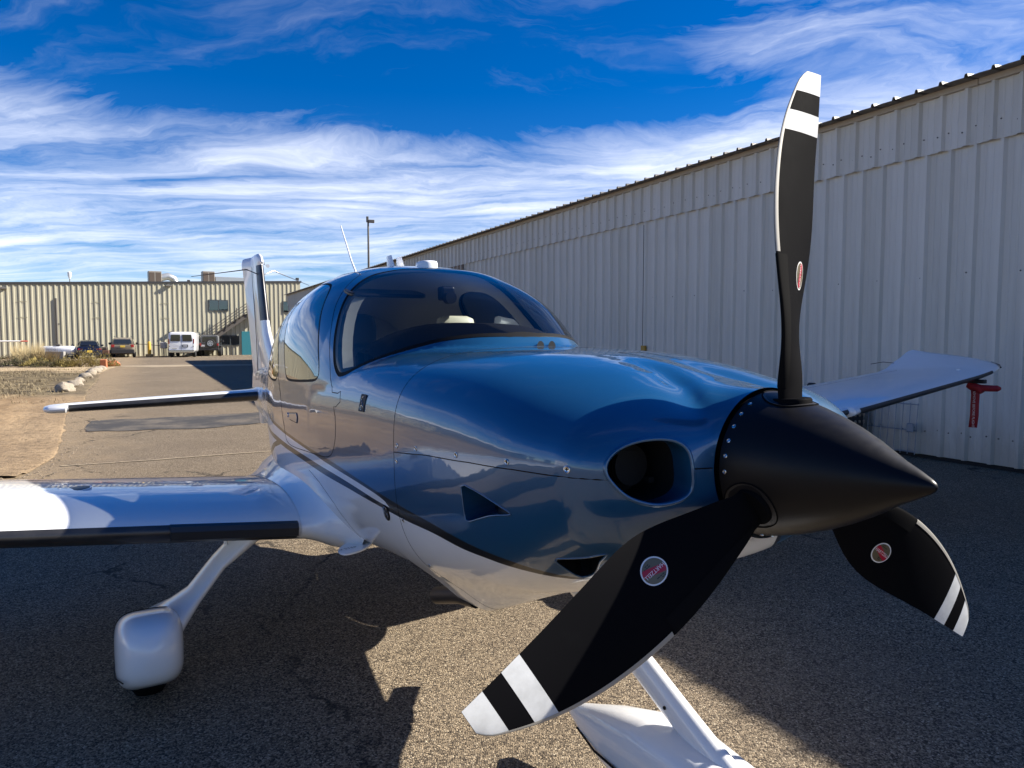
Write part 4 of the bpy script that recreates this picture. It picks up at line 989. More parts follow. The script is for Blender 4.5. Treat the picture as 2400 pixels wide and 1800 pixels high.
def blade_strip(r0, r1, nr, q0, q1, lift, name, m, parent, both=True):
    qs = [q for q in QS if q0 < q < q1]; qs = [q0]+qs+[q1]
    rows = []
    for r in np.linspace(r0, r1, nr):
        rows.append([blade_pt(float(r), q, 1, lift) for q in qs] + [blade_pt(float(r), q, -1, lift) for q in (qs[::-1][1:] if q1 == 1.0 else qs[::-1])])
    mb = MB(); full = q0 == 0 and q1 == 1.0
    if full: rows = [rw[:-1] for rw in rows]
    mb.loft(rows, closed=full, cap=full); return mb.build(name, m, parent, smooth=60)
blades = []
DECR = mat('decal_red', (.42, .006, .03), .4); DECW = mat('decal_white', (.75, .75, .75), .4); DECG = mat('decal_olive_gold', (.16, .13, .075), .4, .2); DECK = mat('decal_black', (.02,.02,.015), .5)
def make_blade():
    b = blade_strip(.12, .99, 70, 0, 1.0, 0, 'propeller_blade', BLADE, plane)
    blade_strip(.936, .9895, 8, 0, 1.0, .0006, 'tip_band', BANDW, b); blade_strip(.834, .885, 6, 0, 1.0, .0006, 'tip_band', BANDW, b)
    blade_strip(.53, .989, 40, .945, 1.0, .0013, 'erosion_strip', STRIP, b); blade_strip(.20, .525, 24, .80, 1.0, .0016, 'deice_boot', RUBBER, b)
    # oval decal with the maker's name, lying on the front face
    rc, qc = .478, .385; W_, H_ = .036, .031
    def place(px_, py_, lift):
        r = rc+px_; a = float(nspl(np.array(r), RN, BA)); bb = float(nspl(np.array(r), RN, BB)); c = a+bb
        return blade_pt(r, min(max(qc+py_/c, 0), 1), 1, lift)
    def disc(w, h, lift, name, m, clip=None):
        mb = MB(); n = 36; rings = [[place(w*f*math.cos(2*math.pi*i/n), h*f*math.sin(2*math.pi*i/n), lift) for i in range(n)] for f in (1, .66, .33)]
        mb.loft(rings, cap=False); mb.add([place(w*.33*math.cos(2*math.pi*i/n), h*.33*math.sin(2*math.pi*i/n), lift) for i in range(n)], [tuple(range(n))]); return mb.build(name, m, b, smooth=60)
    disc(W_, H_, .0008, 'decal_rim', DECW); disc(W_*.9, H_*.89, .0013, 'decal', DECG)
    band = MB(); n = 14; up = []; dn = []
    for i in range(n+1):
        x = -W_*.86+2*W_*.86*i/n; lim = H_*.86*math.sqrt(max(0, 1-(x/(W_*.9))**2)); yc = -x*.30
        up.append(place(x, min(lim, yc+.009), .0018)); dn.append(place(x, max(-lim, yc-.009), .0018))
    band.add(up+dn, [(i, i+1, n+2+i, n+1+i) for i in range(n)]); band.build('decal_band', DECR, b)
    def put_text(txt, size, x0, y0, lift, m, bold=0.):
        o = text_mesh(txt, size, m, 'decal_lettering', b, Matrix())
        for vv in o.data.vertices: vv.co = place(vv.co.x+x0, vv.co.y+y0, lift)
    put_text('HARTZELL', .0132, 0, .0006, .0024, DECW)
    fine = MB()                                    # fine print too small to read: short dark dashes
    for x0, y0, ws in ((-.017, .0165, (4, 3, 5)), (-.018, .0210, (3, 3)), (.000, -.0155, (4, 3, 3)), (.002, -.0200, (3, 3))):
        x = x0
        for w_ in ws:
            fine.add([place(x, y0, .0018), place(x+w_*.0017, y0, .0018), place(x+w_*.0017, y0+.0022, .0018), place(x, y0+.0022, .0018)], [(0,1,2,3)]); x += (w_+1)*.0017
    fine.build('decal_print', DECK, b)
    # root ferrule
    mb = MB(); mb.lathe([(.10, .052), (.168, .052), (.172, .049)], None, 32); mb.build('blade_root', BLADE, b, smooth=40)
    return b
proto = make_blade(); blades.append(proto)
for k in (1, 2): blades.append(copy_tree(proto, plane))
for k, b in enumerate(blades): b.matrix_basis = blade_frame(k)
# rubber lips and black patches coloured as dark openings where blades leave the spinner
for k in range(3):
    a = TH0+k*2*math.pi/3; Mb = blade_frame(k); mb = MB(); pts = []
    for j in range(33):
        t = 2*math.pi*j/32; x = -.3632+.060*math.cos(t)*1.05; lat = .069*math.sin(t)
        rr = float(np.interp(-x, [-p[0] for p in SPP[:-1]], [p[1] for p in SPP[:-1]])); ang = a+lat/rr
        pts.append(Vector((x, -math.sin(ang)*(rr+.0012), HZ+math.cos(ang)*(rr+.0012))))
    mb.tube(pts, .0018, 6, False); c = sum(pts[:-1], Vector())/32
    lip = mb.build('blade_opening', RUBBER, spinner, smooth=60)
    mb = MB(); mb.add([p for p in pts[:-1]]+[c+Vector((0, -math.sin(a), math.cos(a)))*.006], [(i, (i+1) % 32, 32) for i in range(32)]); mb.build('opening_dark_patch', BLACKM, spinner)

# --- wings
def airfoil(n=30):
    up, lo = [], []
    for k in range(n+1):
        c = .5*(1-math.cos(math.pi*k/n)); t = 5*(.2969*math.sqrt(c)-.126*c-.3516*c*c+.2843*c**3-.1015*c**4); cam = .022*4*c*(1-c)*(1-.2*c)
        up.append((c, cam+t)); lo.append((c, cam-t))
    return up, lo
AUP, ALO = airfoil()
def wing_sections(s):
    dih = .093 if s < 0 else .122
    base = lambda y: (-2.505-.02*(y-.7), .752+dih*(y-.7))
    S = []
    for y in (.72, 1.0, 1.5, 2.2, 3.0, 3.385):
        x, z = base(y); c = 1.45-.117*(y-.72); S.append((y, x, z, x-c, z+.045, .15-.012*(y-.72)))
    for y in (3.40, 4.0, 4.6, 5.2):
        x, z = base(y); c = 1.45-.117*(y-.72); S.append((y, x+.045, z-.004, x-c, z+.045-.02*(y-3.4)/2, .118-.004*(y-3.4)))
    x, z = base(5.2)
    S += [(5.30, x+.043, z+.012, x-.90, z+.06, .125), (5.40, x+.04, z+.03, x-.90, z+.115, .11), (5.56, x+.015, z+.06, x-.91, z+.17, .10), (5.66, x-.04, z+.08, x-.92, z+.215, .09), (5.72, x-.14, z+.105, x-.92, z+.235, .07), (5.745, x-.3, z+.13, x-.90, z+.245, .03)]
    return S
def sec_pts(sc, s, which, cs=None, off=0.):
    y, xl, zl, xt, zt, t = sc; ch = xl-xt; out = []
    tab = AUP if which > 0 else ALO
    for c, h in tab:
        f = 1.0 if h >= 0 else 1.0
        out.append(Vector((xl+(xt-xl)*c, s*y, zl+(zt-zl)*c+h*(t if t else 1)*ch/1.0)))
    return out
def wing_ring(sc, s):
    up = sec_pts(sc, s, 1); lo = sec_pts(sc, s, -1)
    return up[::-1]+lo[1:-1]
def interp_sec(S, y):
    for a, b in zip(S, S[1:]):
        if a[0] <= y <= b[0]:
            f = (y-a[0])/(b[0]-a[0]); return tuple(p+(q-p)*f for p, q in zip(a, b))
for s in (-1, 1):
    S = wing_sections(s); mb = MB(); mb.loft([wing_ring(sc, s) for sc in S]); wg = mb.build('wing', WHITE, plane, smooth=35)
    # root fillet blending into the body
    y0, xl, zl, xt, zt, t = S[0]; rings = []
    def fil_ring(sc, s, g):
        y, xl, zl, xt, zt, t = sc; ch = xl-xt
        P = [(xl+(xt-xl)*c, s*y, zl+(zt-zl)*c+h*t*ch*g) for c, h in AUP][::-1]+[(xl+(xt-xl)*c, s*y, zl+(zt-zl)*c+h*t*ch*(1+.25*(g-1))) for c, h in ALO][1:-1]
        return [Vector(p) for p in P]
    for y, g, gx, dz in ((.722, 1.012, .006, 0), (.69, 1.05, .02, .004), (.655, 1.14, .055, .012), (.62, 1.30, .11, .024), (.575, 1.62, .19, .045), (.50, 2.0, .26, .06)):
        rings.append([Vector((p.x, p.y, p.z)) for p in fil_ring((y, xl+gx, zl+dz*.3, xt-gx*1.5, zt+dz, t), s, g)])
    mb = MB(); mb.loft(rings, cap=False); mb.build('wing_root_fillet', WHITE, wg, smooth=180)
    # dark leading-edge panels
    def le_strip(ya, yb, name, off, c1u=9, c1l=9, n=12):
        rows = []
        for y in np.linspace(ya, yb, n):
            sc = interp_sec(S, float(y)); up = sec_pts(sc, s, 1)[:c1u]; lo = sec_pts(sc, s, -1)[1:c1l]
            ring = up[::-1]+lo; cc = Vector((sc[1]-.2, s*y, sc[2])); rows.append([p+(p-cc).normalized()*off for p in ring])
        m = MB(); m.loft(rows, closed=False, cap=False); return m.build(name, DEICE, wg, smooth=60)
    le_strip(.735, 3.37, 'deice_panel', .003, 3, 6, 20); le_strip(3.45, 5.40, 'deice_panel', .003, 3, 6, 14)
    # folded cuff along the inner leading edge
    rows = []
    for y in np.linspace(.735, 1.27, 6):
        sc = interp_sec(S, float(y)); x, z = sc[1], sc[2]
        rows.append([(x-.014, s*y, z+.033), (x+.009, s*y, z+.026), (x+.017, s*y, z+.004), (x+.006, s*y, z-.034), (x-.05, s*y, z-.048), (x-.07, s*y, z)])
    m = MB(); m.loft(rows); m.build('leading_edge_cuff', mat('cuff_dark', (.035,.037,.042), .38, .3), wg)
    # fuel cap
    sc = interp_sec(S, 1.62); p = sec_pts(sc, s, 1); q = p[13]
    m = MB(); m.lathe([(-.01, .052), (.002, .052), (.003, .046)], Matrix.Translation((q.x, s*1.62, q.z)) @ Matrix.Rotation(R(-3)*s, 4, 'X') @ Matrix.Rotation(R(2), 4, 'Y'), 32); fc = m.build('fuel_cap', DARKMETAL, wg, smooth=40)
    m = MB(); m.lathe([(-.01, .058), (.0012, .058)], Matrix.Translation((q.x, s*1.62, q.z)) @ Matrix.Rotation(R(-3)*s, 4, 'X') @ Matrix.Rotation(R(2), 4, 'Y'), 32); m.build('cap_seal', WHITE, wg, smooth=40)
    # aileron and flap joints, drain
    m = MB()
    for ya, yb, cc in ((.78, 3.3, .78), (3.4, 5.2, .8)):
        a = []
        for y in np.linspace(ya, yb, 10):
            sc = interp_sec(S, float(y)); up = sec_pts(sc, s, 1); i = min(range(len(AUP)), key=lambda j: abs(AUP[j][0]-cc)); a.append(up[i]+Vector((0, 0, -.0008)))
        m.tube(a, .002, 5)
    m.build('control_gap', SEAM, wg)
    m = MB(); sc = interp_sec(S, 1.02); lo = sec_pts(sc, s, -1)[8]; m.tube([lo+Vector((0, 0, .02)), lo+Vector((0, 0, -.03))], [.012, .009], 10); m.build('fuel_drain', WHITE, wg, smooth=60)
    # tip light line
    m = MB(); p = S[-1]; m.tube([Vector((S[-4][1]-.01, s*(5.60), S[-4][2]+.01)), Vector((S[-3][1], s*5.675, S[-3][2]+.01)), Vector((S[-2][1], s*5.735, S[-2][2]+.01))], .008, 8); m.build('tip_light', LENS, wg, smooth=60)
    # static wicks at the tip
    if True:
        m = MB(); a = Vector((S[-5][3]+.02, s*5.40, S[-5][4])); m.tube([a, a+Vector((-.06, -.09*s, .012)), a+Vector((-.12, -.2*s, -.006))], .003, 5); m.build('static_wick', RUBBER, wg)
    # main gear: leg, fairing, tyre
    gx, gy = -2.72, 1.365
    lpts = [(-2.80, .81, .800, .17, .075), (-2.79, .875, .725, .13, .050), (-2.77, 1.05, .585, .105, .036), (-2.73, 1.165, .462, .115, .038), (-2.70, 1.235, .405, .17, .055), (-2.68, 1.31, .35, .24, .085)]
    rings = []
    for i, (x, y, z, w, h) in enumerate(lpts):
        nx = Vector((0, lpts[min(i+1, 5)][1]-lpts[max(i-1, 0)][1], lpts[min(i+1, 5)][2]-lpts[max(i-1, 0)][2])).normalized(); b_ = Vector((0, -nx.z, nx.y))
        rings.append([Vector((x, y, z))+Vector((w*math.cos(a), 0, 0))+b_*h*math.sin(a) for a in np.linspace(0, 2*math.pi, 24, endpoint=False)])
    rings = [[Vector((p.x, s*p.y, p.z)) for p in rg] for rg in rings]
    m = MB(); m.loft(rings); m.build('gear_leg', WHITE, plane, smooth=180)
    rings = []
    for x, w, zt_, zb_, n in ((-2.275, .015, .385, .355, 2), (-2.285, .055, .432, .296, 2.3), (-2.31, .088, .458, .256, 2.7), (-2.36, .112, .486, .226, 3.2), (-2.44, .127, .493, .188, 3.7), (-2.58, .131, .472, .140, 4.0), (-2.75, .124, .422, .128, 3.6), (-2.95, .105, .362, .14, 2.8), (-3.15, .07, .300, .17, 2.3), (-3.30, .022, .250, .205, 2)):
        rings.append(superring(x, s*gy, (zt_+zb_)/2, w, (zt_-zb_)/2, n, 36))
    m = MB(); m.loft(rings); wf = m.build('wheel_fairing', WHITE, plane, smooth=60)
    m = MB()
    for px_, pz_ in ((-2.62, .33), (-2.62, .25)): m.lathe([(-.002, .005), (.002, .005)], Matrix.Translation((px_+.12, s*(gy-.118), pz_)) @ Matrix.Rotation(R(90)*s, 4, 'X'), 10)
    m.build('fairing_screws', SEAM, wf)
    m = MB(); sr = superring(-2.66, s*gy, (.449+.134)/2, .1295, (.449-.134)/2+.0012, 3.85, 36); m.tube([Vector(p) for p in sr]+[Vector(sr[0])], .0022, 5, False); m.build('fairing_joint', SEAM, wf)
    m = MB(); m.tube([(-2.33, s*(gy+.103), .27), (-2.44, s*(gy+.130), .255), (-2.58, s*(gy+.133), .245), (-2.75, s*(gy+.126), .24), (-2.95, s*(gy+.107), .24)], .0028, 5); m.build('fairing_stripe', SEAM, wf)
    m = MB(); m.lathe([(-.075, .10), (-.07, .15), (-.05, .178), (-.02, .186), (.02, .186), (.05, .178), (.07, .15), (.075, .10)], Matrix.Translation((gx, s*gy, GZ0+.184)) @ Matrix.Rotation(R(90), 4, 'X'), 40); m.build('tyre', RUBBER, wf, smooth=40)

# --- nose gear
noser = []
rings = []
for x, w, zt_, zb_, n in ((-.34, .012, .25, .22, 2), (-.37, .05, .305, .17, 2.2), (-.44, .085, .345, .135, 2.5), (-.55, .108, .375, .118, 2.8), (-.72, .120, .39, .112, 3), (-.90, .115, .375, .115, 2.8), (-1.08, .092, .325, .13, 2.5), (-1.22, .06, .275, .155, 2.2), (-1.36, .018, .225, .19, 2)):
    noser.append(superring(x, 0, (zt_+zb_)/2, w, (zt_-zb_)/2, n, 36))
mb = MB(); mb.loft(noser); nf = mb.build('nose_wheel_fairing', WHITE, plane, smooth=60)
mb = MB(); mb.tube([(-.40, -.075, .20), (-.55, -.117, .215), (-.72, -.128, .22), (-.9, -.122, .215), (-1.08, -.099, .20), (-1.25, -.05, .19)], .004, 6); mb.build('fairing_joint', SEAM, nf)
mb = MB(); mb.lathe([(-.062, .09), (-.058, .13), (-.04, .155), (-.015, .162), (.015, .162), (.04, .155), (.058, .13), (.062, .09)], Matrix.Translation((-.76, 0, GZ0+.160)) @ Matrix.Rotation(R(90), 4, 'X'), 36); mb.build('tyre', RUBBER, nf, smooth=40)
def oval_path(pts, parent, name, m, seg=20):
    rings = []
    for i, (p, w, h) in enumerate(pts):
        p = Vector(p); t = (Vector(pts[min(i+1, len(pts)-1)][0])-Vector(pts[max(i-1, 0)][0])).normalized(); a = Vector((0, 1, 0)); b_ = t.cross(a).normalized()
        rings.append([p+a*w*math.cos(q)+b_*h*math.sin(q) for q in np.linspace(0, 2*math.pi, seg, endpoint=False)])
    mb = MB(); mb.loft(rings); return mb.build(name, m, parent, smooth=60)
ng = oval_path([((-1.36, 0, .74), .04, .075), ((-1.2, 0, .655), .036, .06), ((-1.0, 0, .55), .034, .052), ((-.75, 0, .425), .034, .05), ((-.55, 0, .325), .036, .052), ((-.42, 0, .262), .036, .05), ((-.385, 0, .245), .02, .03)], plane, 'nose_gear_leg', WHITE)
mb = MB()
for s in (1, -1): mb.lathe([(-.002, .006), (.002, .006)], Matrix.Translation((-.80, -.035*s, .45)) @ Matrix.Rotation(R(90), 4, 'X'), 10)
mb.build('strut_bolts', SEAM, ng)
# --- exhaust pipes, landing strake and belly
for s in (-1, 1):
    mb = MB(); mb.tube([(-1.60, .27*s, .60), (-1.72, .285*s, .585), (-1.90, .305*s, .535)], .036, 20, False); mb.tube([(-1.90, .305*s, .535), (-1.72, .285*s, .585), (-1.60, .27*s, .60)], .033, 20, False)
    mb.build('exhaust_pipe', mat('burnt_steel', (.12,.10,.085), .45, .8), plane, smooth=60)
pl = [(-2.30,-.59),(-2.225,-.60),(-2.19,-.575),(-2.225,-.49),(-2.34,-.40),(-2.45,-.40),(-2.445,-.475)]
pl = chaikin(pl, 2)
mb = MB(); mb.prism([(x+.02, y-.030, .684) for x, y in pl], (0, 0, .009)); st = mb.build('wing_step_guard', WHITE, plane, bevel=.002)
text_mesh('NO STEP', .030, DECK, 'guard_lettering', st, Matrix.Translation((-2.255, -.592, .6938)) @ Matrix.Rotation(R(100), 4, 'Z'))

# --- tail
FN = [(1.28, -5.9, -7.46, .075), (1.42, -6.15, -7.52, .070), (1.55, -6.42, -7.56, .060), (1.70, -6.70, -7.61, .054), (1.84, -6.86, -7.65, .05), (1.95, -6.93, -7.67, .048), (2.3, -7.06, -7.76, .042), (2.58, -7.16, -7.83, .036), (2.60, -7.12, -7.84, .038), (2.66, -7.16, -7.85, .036), (2.705, -7.26, -7.85, .026), (2.72, -7.42, -7.83, .010)]
def fin_ring(z, xl, xt, h, n=24):
    c = [.5*(1-math.cos(math.pi*k/n)) for k in range(n+1)]
    th = [h*(1.4845*math.sqrt(q)-.63*q-1.758*q*q+1.4215*q**3-.5075*q**4)*2 for q in c]
    dk = .08+.27*max(0, min(1.1, (z-1.3)/1.35))
    dy = [-dk*max(0, q-.62)*(xl-xt) for q in c]
    return [Vector((xl+(xt-xl)*q, t+e, z)) for q, t, e in zip(c, th, dy)][::-1]+[Vector((xl+(xt-xl)*q, -t+e, z)) for q, t, e in zip(c, th, dy)][1:-1]
mb = MB(); mb.loft([fin_ring(*f) for f in FN]); fin = mb.build('vertical_fin', WHITE, plane, smooth=40)
rows = []
for z in np.linspace(1.97, 2.575, 10):
    f = None
    for a, b in zip(FN, FN[1:]):
        if a[0] <= z <= b[0]: q = (z-a[0])/(b[0]-a[0]); f = [p+(r_-p)*q for p, r_ in zip(a, b)]; break
    rg = fin_ring(z, f[1]+.003, f[2], f[3]+.002); half = len(rg)//2; i0 = 24
    rows.append(rg[24-7:24+8])
mb = MB(); mb.loft(rows, closed=False, cap=False); mb.build('deice_panel', DEICE, fin, smooth=60)
# rudder: hinge line and lower part down to the tail bumper
RD = [(.87, -7.12, -7.38, .05), (.92, -7.10, -7.43, .055), (1.05, -7.12, -7.455, .058), (1.25, -7.14, -7.48, .06), (1.42, -7.18, -7.515, .058)]
mb = MB(); mb.loft([fin_ring(*f) for f in RD]); rud = mb.build('rudder', WHITE, plane, smooth=40)
mb = MB()
for s in (1, -1): mb.tube([(-7.18, .068*s, 1.05), (-7.22, .060*s, 1.42), (-7.32, .046*s, 1.8), (-7.5, .034*s, 2.3), (-7.58, .028*s, 2.6)], .003, 5)
mb.build('hinge_gap', SEAM, fin)
mb = MB(); mb.tube([(-6.98, 0, .92), (-6.98, 0, .86), (-7.02, 0, .84)], .014, 8); mb.build('tie_down_ring', RUBBER, plane, smooth=60)
for s in (1, -1):
    mb = MB(); a = Vector((-7.22, .02*s, 2.48)); mb.tube([a+Vector((.02, .0, -.01)), a+Vector((-.02, .12*s, .045)), a+Vector((-.50, .62*s, -.05 if s > 0 else .0))], [.006, .006, .003], 6)
    mb.build('whisker_antenna', STEEL if s > 0 else DARKMETAL, fin, smooth=60)
for s in (-1, 1):
    HS = [(.05, -6.42, -7.22, .062), (.3, -6.45, -7.2, .058), (1.0, -6.55, -7.13, .05), (1.80, -6.66, -7.05, .040), (1.81, -6.52, -7.05, .043), (1.93, -6.55, -7.04, .040), (1.975, -6.62, -7.02, .026), (1.985, -6.72, -6.98, .008)]
    def hs_ring(y, xl, xt, h, n=20):
        c = [.5*(1-math.cos(math.pi*k/n)) for k in range(n+1)]; th = [h*(1.4845*math.sqrt(q)-.63*q-1.758*q*q+1.4215*q**3-.5075*q**4)*2 for q in c]; z0 = 1.210-.036*y
        return [Vector((xl+(xt-xl)*q, s*y, z0+t)) for q, t in zip(c, th)][::-1]+[Vector((xl+(xt-xl)*q, s*y, z0-t)) for q, t in zip(c, th)][1:-1]
    mb = MB(); mb.loft([hs_ring(*h) for h in HS]); hz = mb.build('horizontal_stabilizer', WHITE, plane, smooth=40)
    rows = []
    for y in np.linspace(.20, 1.79, 12):
        f = None
        for a, b in zip(HS, HS[1:]):
            if a[0] <= y <= b[0]: q = (y-a[0])/(b[0]-a[0]); f = [p+(r_-p)*q for p, r_ in zip(a, b)]; break
        rg = hs_ring(y, f[1]+.003, f[2], f[3]+.002); rows.append(rg[20-3:20+7])
    mb = MB(); mb.loft(rows, closed=False, cap=False); mb.build('deice_panel', DEICE, hz, smooth=60)
    rings = [[(x, s*(.13+0*x)+w*math.cos(q), 1.20+w*1.0*math.sin(q)) for q in np.linspace(0, 2*math.pi, 24, endpoint=False)] for x, w in ((-6.36, .012), (-6.37, .045), (-6.40, .064), (-6.48, .075), (-6.8, .078), (-7.2, .05))]
    mb = MB(); mb.loft(rings); mb.build('stabilizer_root_fairing', WHITE, hz, smooth=60)
# lettering along the rear fuselage side
LETT = mat('lettering_dark', (.03, .03, .04), .4)
def side_text(txt, size, u0, z0, side, parent, lift=.003, sp=1.0, sx=1.0):
    o = text_mesh(txt, size, LETT, 'tail_letter', parent, Matrix(), 'LEFT', sp)
    for vv in o.data.vertices:
        u = u0+vv.co.x*sx*(1 if side > 0 else -1); z = z0+vv.co.y
        t = 1.5
        for _ in range(12):
            pz = fus(np.array([u]), np.array([t]))[0][2]; pz2 = fus(np.array([u]), np.array([t+.01]))[0][2]; t = min(max(t-(pz-z)/((pz2-pz)/.01+1e-9), .3), 2.6)
        p, nn = skin(u, t*side, lift); vv.co = p
for k_, ch_ in enumerate('CARBON'): side_text(ch_, .115, -7.30+.36*k_, 1.375, 1, fuselage, sx=3.0)

# --- roof antennas
p, n_ = skin(-2.66, .0); mb = MB()
mb.loft([superring(-2.66, 0, p.z+z, w*1.25, h, 2.6, 32, 'z') for z, w, h in ((-.01, .058, .05), (.012, .058, .05), (.022, .055, .047), (.026, .047, .040), (.028, .028, .024))]); mb.build('antenna_puck', WHITE, plane, smooth=50)
mb = MB(); mb.tube([(-3.20, -.20, 2.005), (-3.32, -.20, 2.12), (-3.52, -.2, 2.36)], [.007, .0055, .004], 8); wp = mb.build('whip_antenna', WHITE, plane, smooth=60)
for (bx, by, h, l) in ((-2.96, -.085, .085, .13), (-2.99, -.015, .085, .13)):
    mb = MB(); z0 = float(skin(bx, 0)[0].z)-.01
    mb.loft([[Vector((bx-.035*q+c*l*(1-.35*q), by+w*(.011*(1-q*.4)), z0+h*q)) for c, w in ((.5, 0), (.3, 1), (0, 1.2), (-.3, .8), (-.5, 0), (-.3, -.8), (0, -1.2), (.3, -1))] for q in (0, .5, .92, 1.0)]); mb.build('blade_antenna', WHITE, plane, smooth=50)
mb = MB(); mb.tube([(-4.15, -.40, 1.60), (-4.15, -.445, 1.64), (-4.20, -.455, 1.70), (-4.24, -.42, 1.70)], .010, 8); mb.build('temperature_probe', RUBBER, plane, smooth=60)

# --- cabin furniture
rows = []
for x, w, zt_ in ((-1.80, .34, 1.54), (-1.88, .42, 1.60), (-2.0, .485, 1.65), (-2.12, .51, 1.685), (-2.23, .52, 1.695), (-2.27, .518, 1.675), (-2.28, .51, 1.50)):
    rows.append([Vector((x-.10*abs(q)**3+.10, w*q, zt_-.13*abs(q)**3.2)) for q in np.linspace(-1, 1, 29)])
mb = MB(); mb.loft(rows, closed=False, cap=False); gsh = mb.build('glareshield', DASH, plane, smooth=60)
mb = MB(); mb.box((-2.16, 0, 1.40), (.05, 1.02, .36)); mb.build('instrument_panel', DASH, plane, bevel=.02)
def seat(x, y, name, m, head, dz=0.):
    root_ = MB(); rings = [superring(x-.02-.16*q, y, 1.0+.62*q, .055+.02*(1-q), .22*(1-.18*q), 3, 20, 'z') for q in (0, .3, .7, .92, 1.0)]
    rings = [[Vector((x-.16*q+.065*(1-q*.3)*math.cos(a), y+.215*(1-.12*q)*math.copysign(abs(math.sin(a))**.6, math.sin(a)), 1.0+dz+.60*q)) for a in np.linspace(0, 2*math.pi, 20, endpoint=False)] for q in (0, .25, .6, .9, 1.0)]
    root_.loft(rings); st_ = root_.build('seat', m, plane, smooth=50)
    rings = [[Vector((x-.175+.05*f*math.cos(a), y+.125*f*math.copysign(abs(math.sin(a))**.6, math.sin(a)), 1.60+dz+h)) for a in np.linspace(0, 2*math.pi, 20, endpoint=False)] for h, f in ((.0, .8), (.03, 1), (.12, 1), (.165, .9), (.18, .6))]
    b_ = MB(); b_.loft(rings); b_.build('headrest', head, st_, smooth=50)
    b_ = MB(); b_.box((x+.2, y, .98), (.46, .44, .13)); b_.build('seat_cushion', m, st_, bevel=.03)
seat(-2.78, -.31, 'seat', GREYSEAT, GREYSEAT); seat(-2.80, .31, 'seat', GREYSEAT, BEIGE)
seat(-3.45, -.27, 'seat', GREYSEAT, GREYSEAT, -.22); seat(-3.45, .27, 'seat', GREYSEAT, GREYSEAT, -.22)
# sun visors, overhead console, compass and pillar trim
for s in (-1,):
    mb = MB(); rings = [[Vector((-2.52-.0*k, s*.28+w*math.cos(a), 1.895+.035*math.sin(a)-.02)) for a in np.linspace(0, 2*math.pi, 16, endpoint=False)] for k, w in ((0, .2), (1, .2))]
    mb.prism([(x_, s*.27+y_, 1.85+.25*(x_+2.55)*-1) for x_, y_ in [(a-2.55, b) for a, b in rounded(.075, .20, .05)]], (0, 0, .018)); mb.build('sun_visor', BLACKM, plane, bevel=.006)
mb = MB(); mb.box((-2.42, .0, 1.855), (.06, .075, .07)); mb.build('compass', BLACKM, plane, bevel=.012)
mb = MB(); mb.tube([(-2.40, 0, 1.83), (-2.36, 0, 1.83)], .03, 16); mb.build('compass_dial', DARKMETAL, plane)
TRIM = [(-2.2509,1.105),(-2.27,1.07),(-2.31,1.0),(-2.36,.91),(-2.41,.82),(-2.46,.73),(-2.495,.65),(-2.515,.57)]
mb = MB(); a_, b_ = [], []
for i, (u, t) in enumerate(TRIM):
    w = .020*(1 if i < 5 else .6); a_.append(skin(u, t, -.020)[0]); b_.append(skin(u+.030, t-.035, -.05)[0])
n = len(a_); mb.add(a_+b_, [(i, i+1, n+i+1, n+i) for i in range(n-1)]); mb.build('pillar_trim', BEIGE, plane, smooth=60)
# ------------------------------------------------------------------ vehicles by the far building
TYRE = mat('tyre_black', (.02,.02,.02), .85); RIMM = mat('alloy', (.45,.46,.47), .35, .8); VGLASS = mat('tinted_window', (.012,.014,.016), .08, 0, .6); REDL = mat('red_lens', (.30,.012,.012), .2, 0, .6); PLATEM = mat('plate_yellow', (.60,.42,.06), .5); CHROME = mat('chrome', (.6,.6,.62), .15, 1.); VBLK = mat('bumper_black', (.02,.02,.022), .6); AMBER = mat('amber_lens', (.5,.17,.02), .3)
def section(w, zb, zt, x, n=5, seg=24): return superring(x, 0, (zb+zt)/2, w, (zt-zb)/2, n, seg)
def wheels(root, xs, track, r, w=.2):
    m = MB(); m.lathe([(-w/2, r*.62), (-w/2, r*.92), (-w/2+.03, r), (w/2-.03, r), (w/2, r*.92), (w/2, r*.62)], Matrix.Rotation(R(90), 4, 'X'), 24); tm = m.mesh('tyre', TYRE, 40)
    m = MB(); m.lathe([(-w/2+.01, .05), (-w/2+.01, r*.6), (w/2-.01, r*.6), (w/2-.01, .05)], Matrix.Rotation(R(90), 4, 'X'), 20); rm = m.mesh('rim', RIMM, 40)
    for x in xs:
        for s in (1, -1):
            o = bpy.data.objects.new('wheel', tm); link(o, root); o.location = (x, s*track, r); q = bpy.data.objects.new('rim', rm); link(q, o)
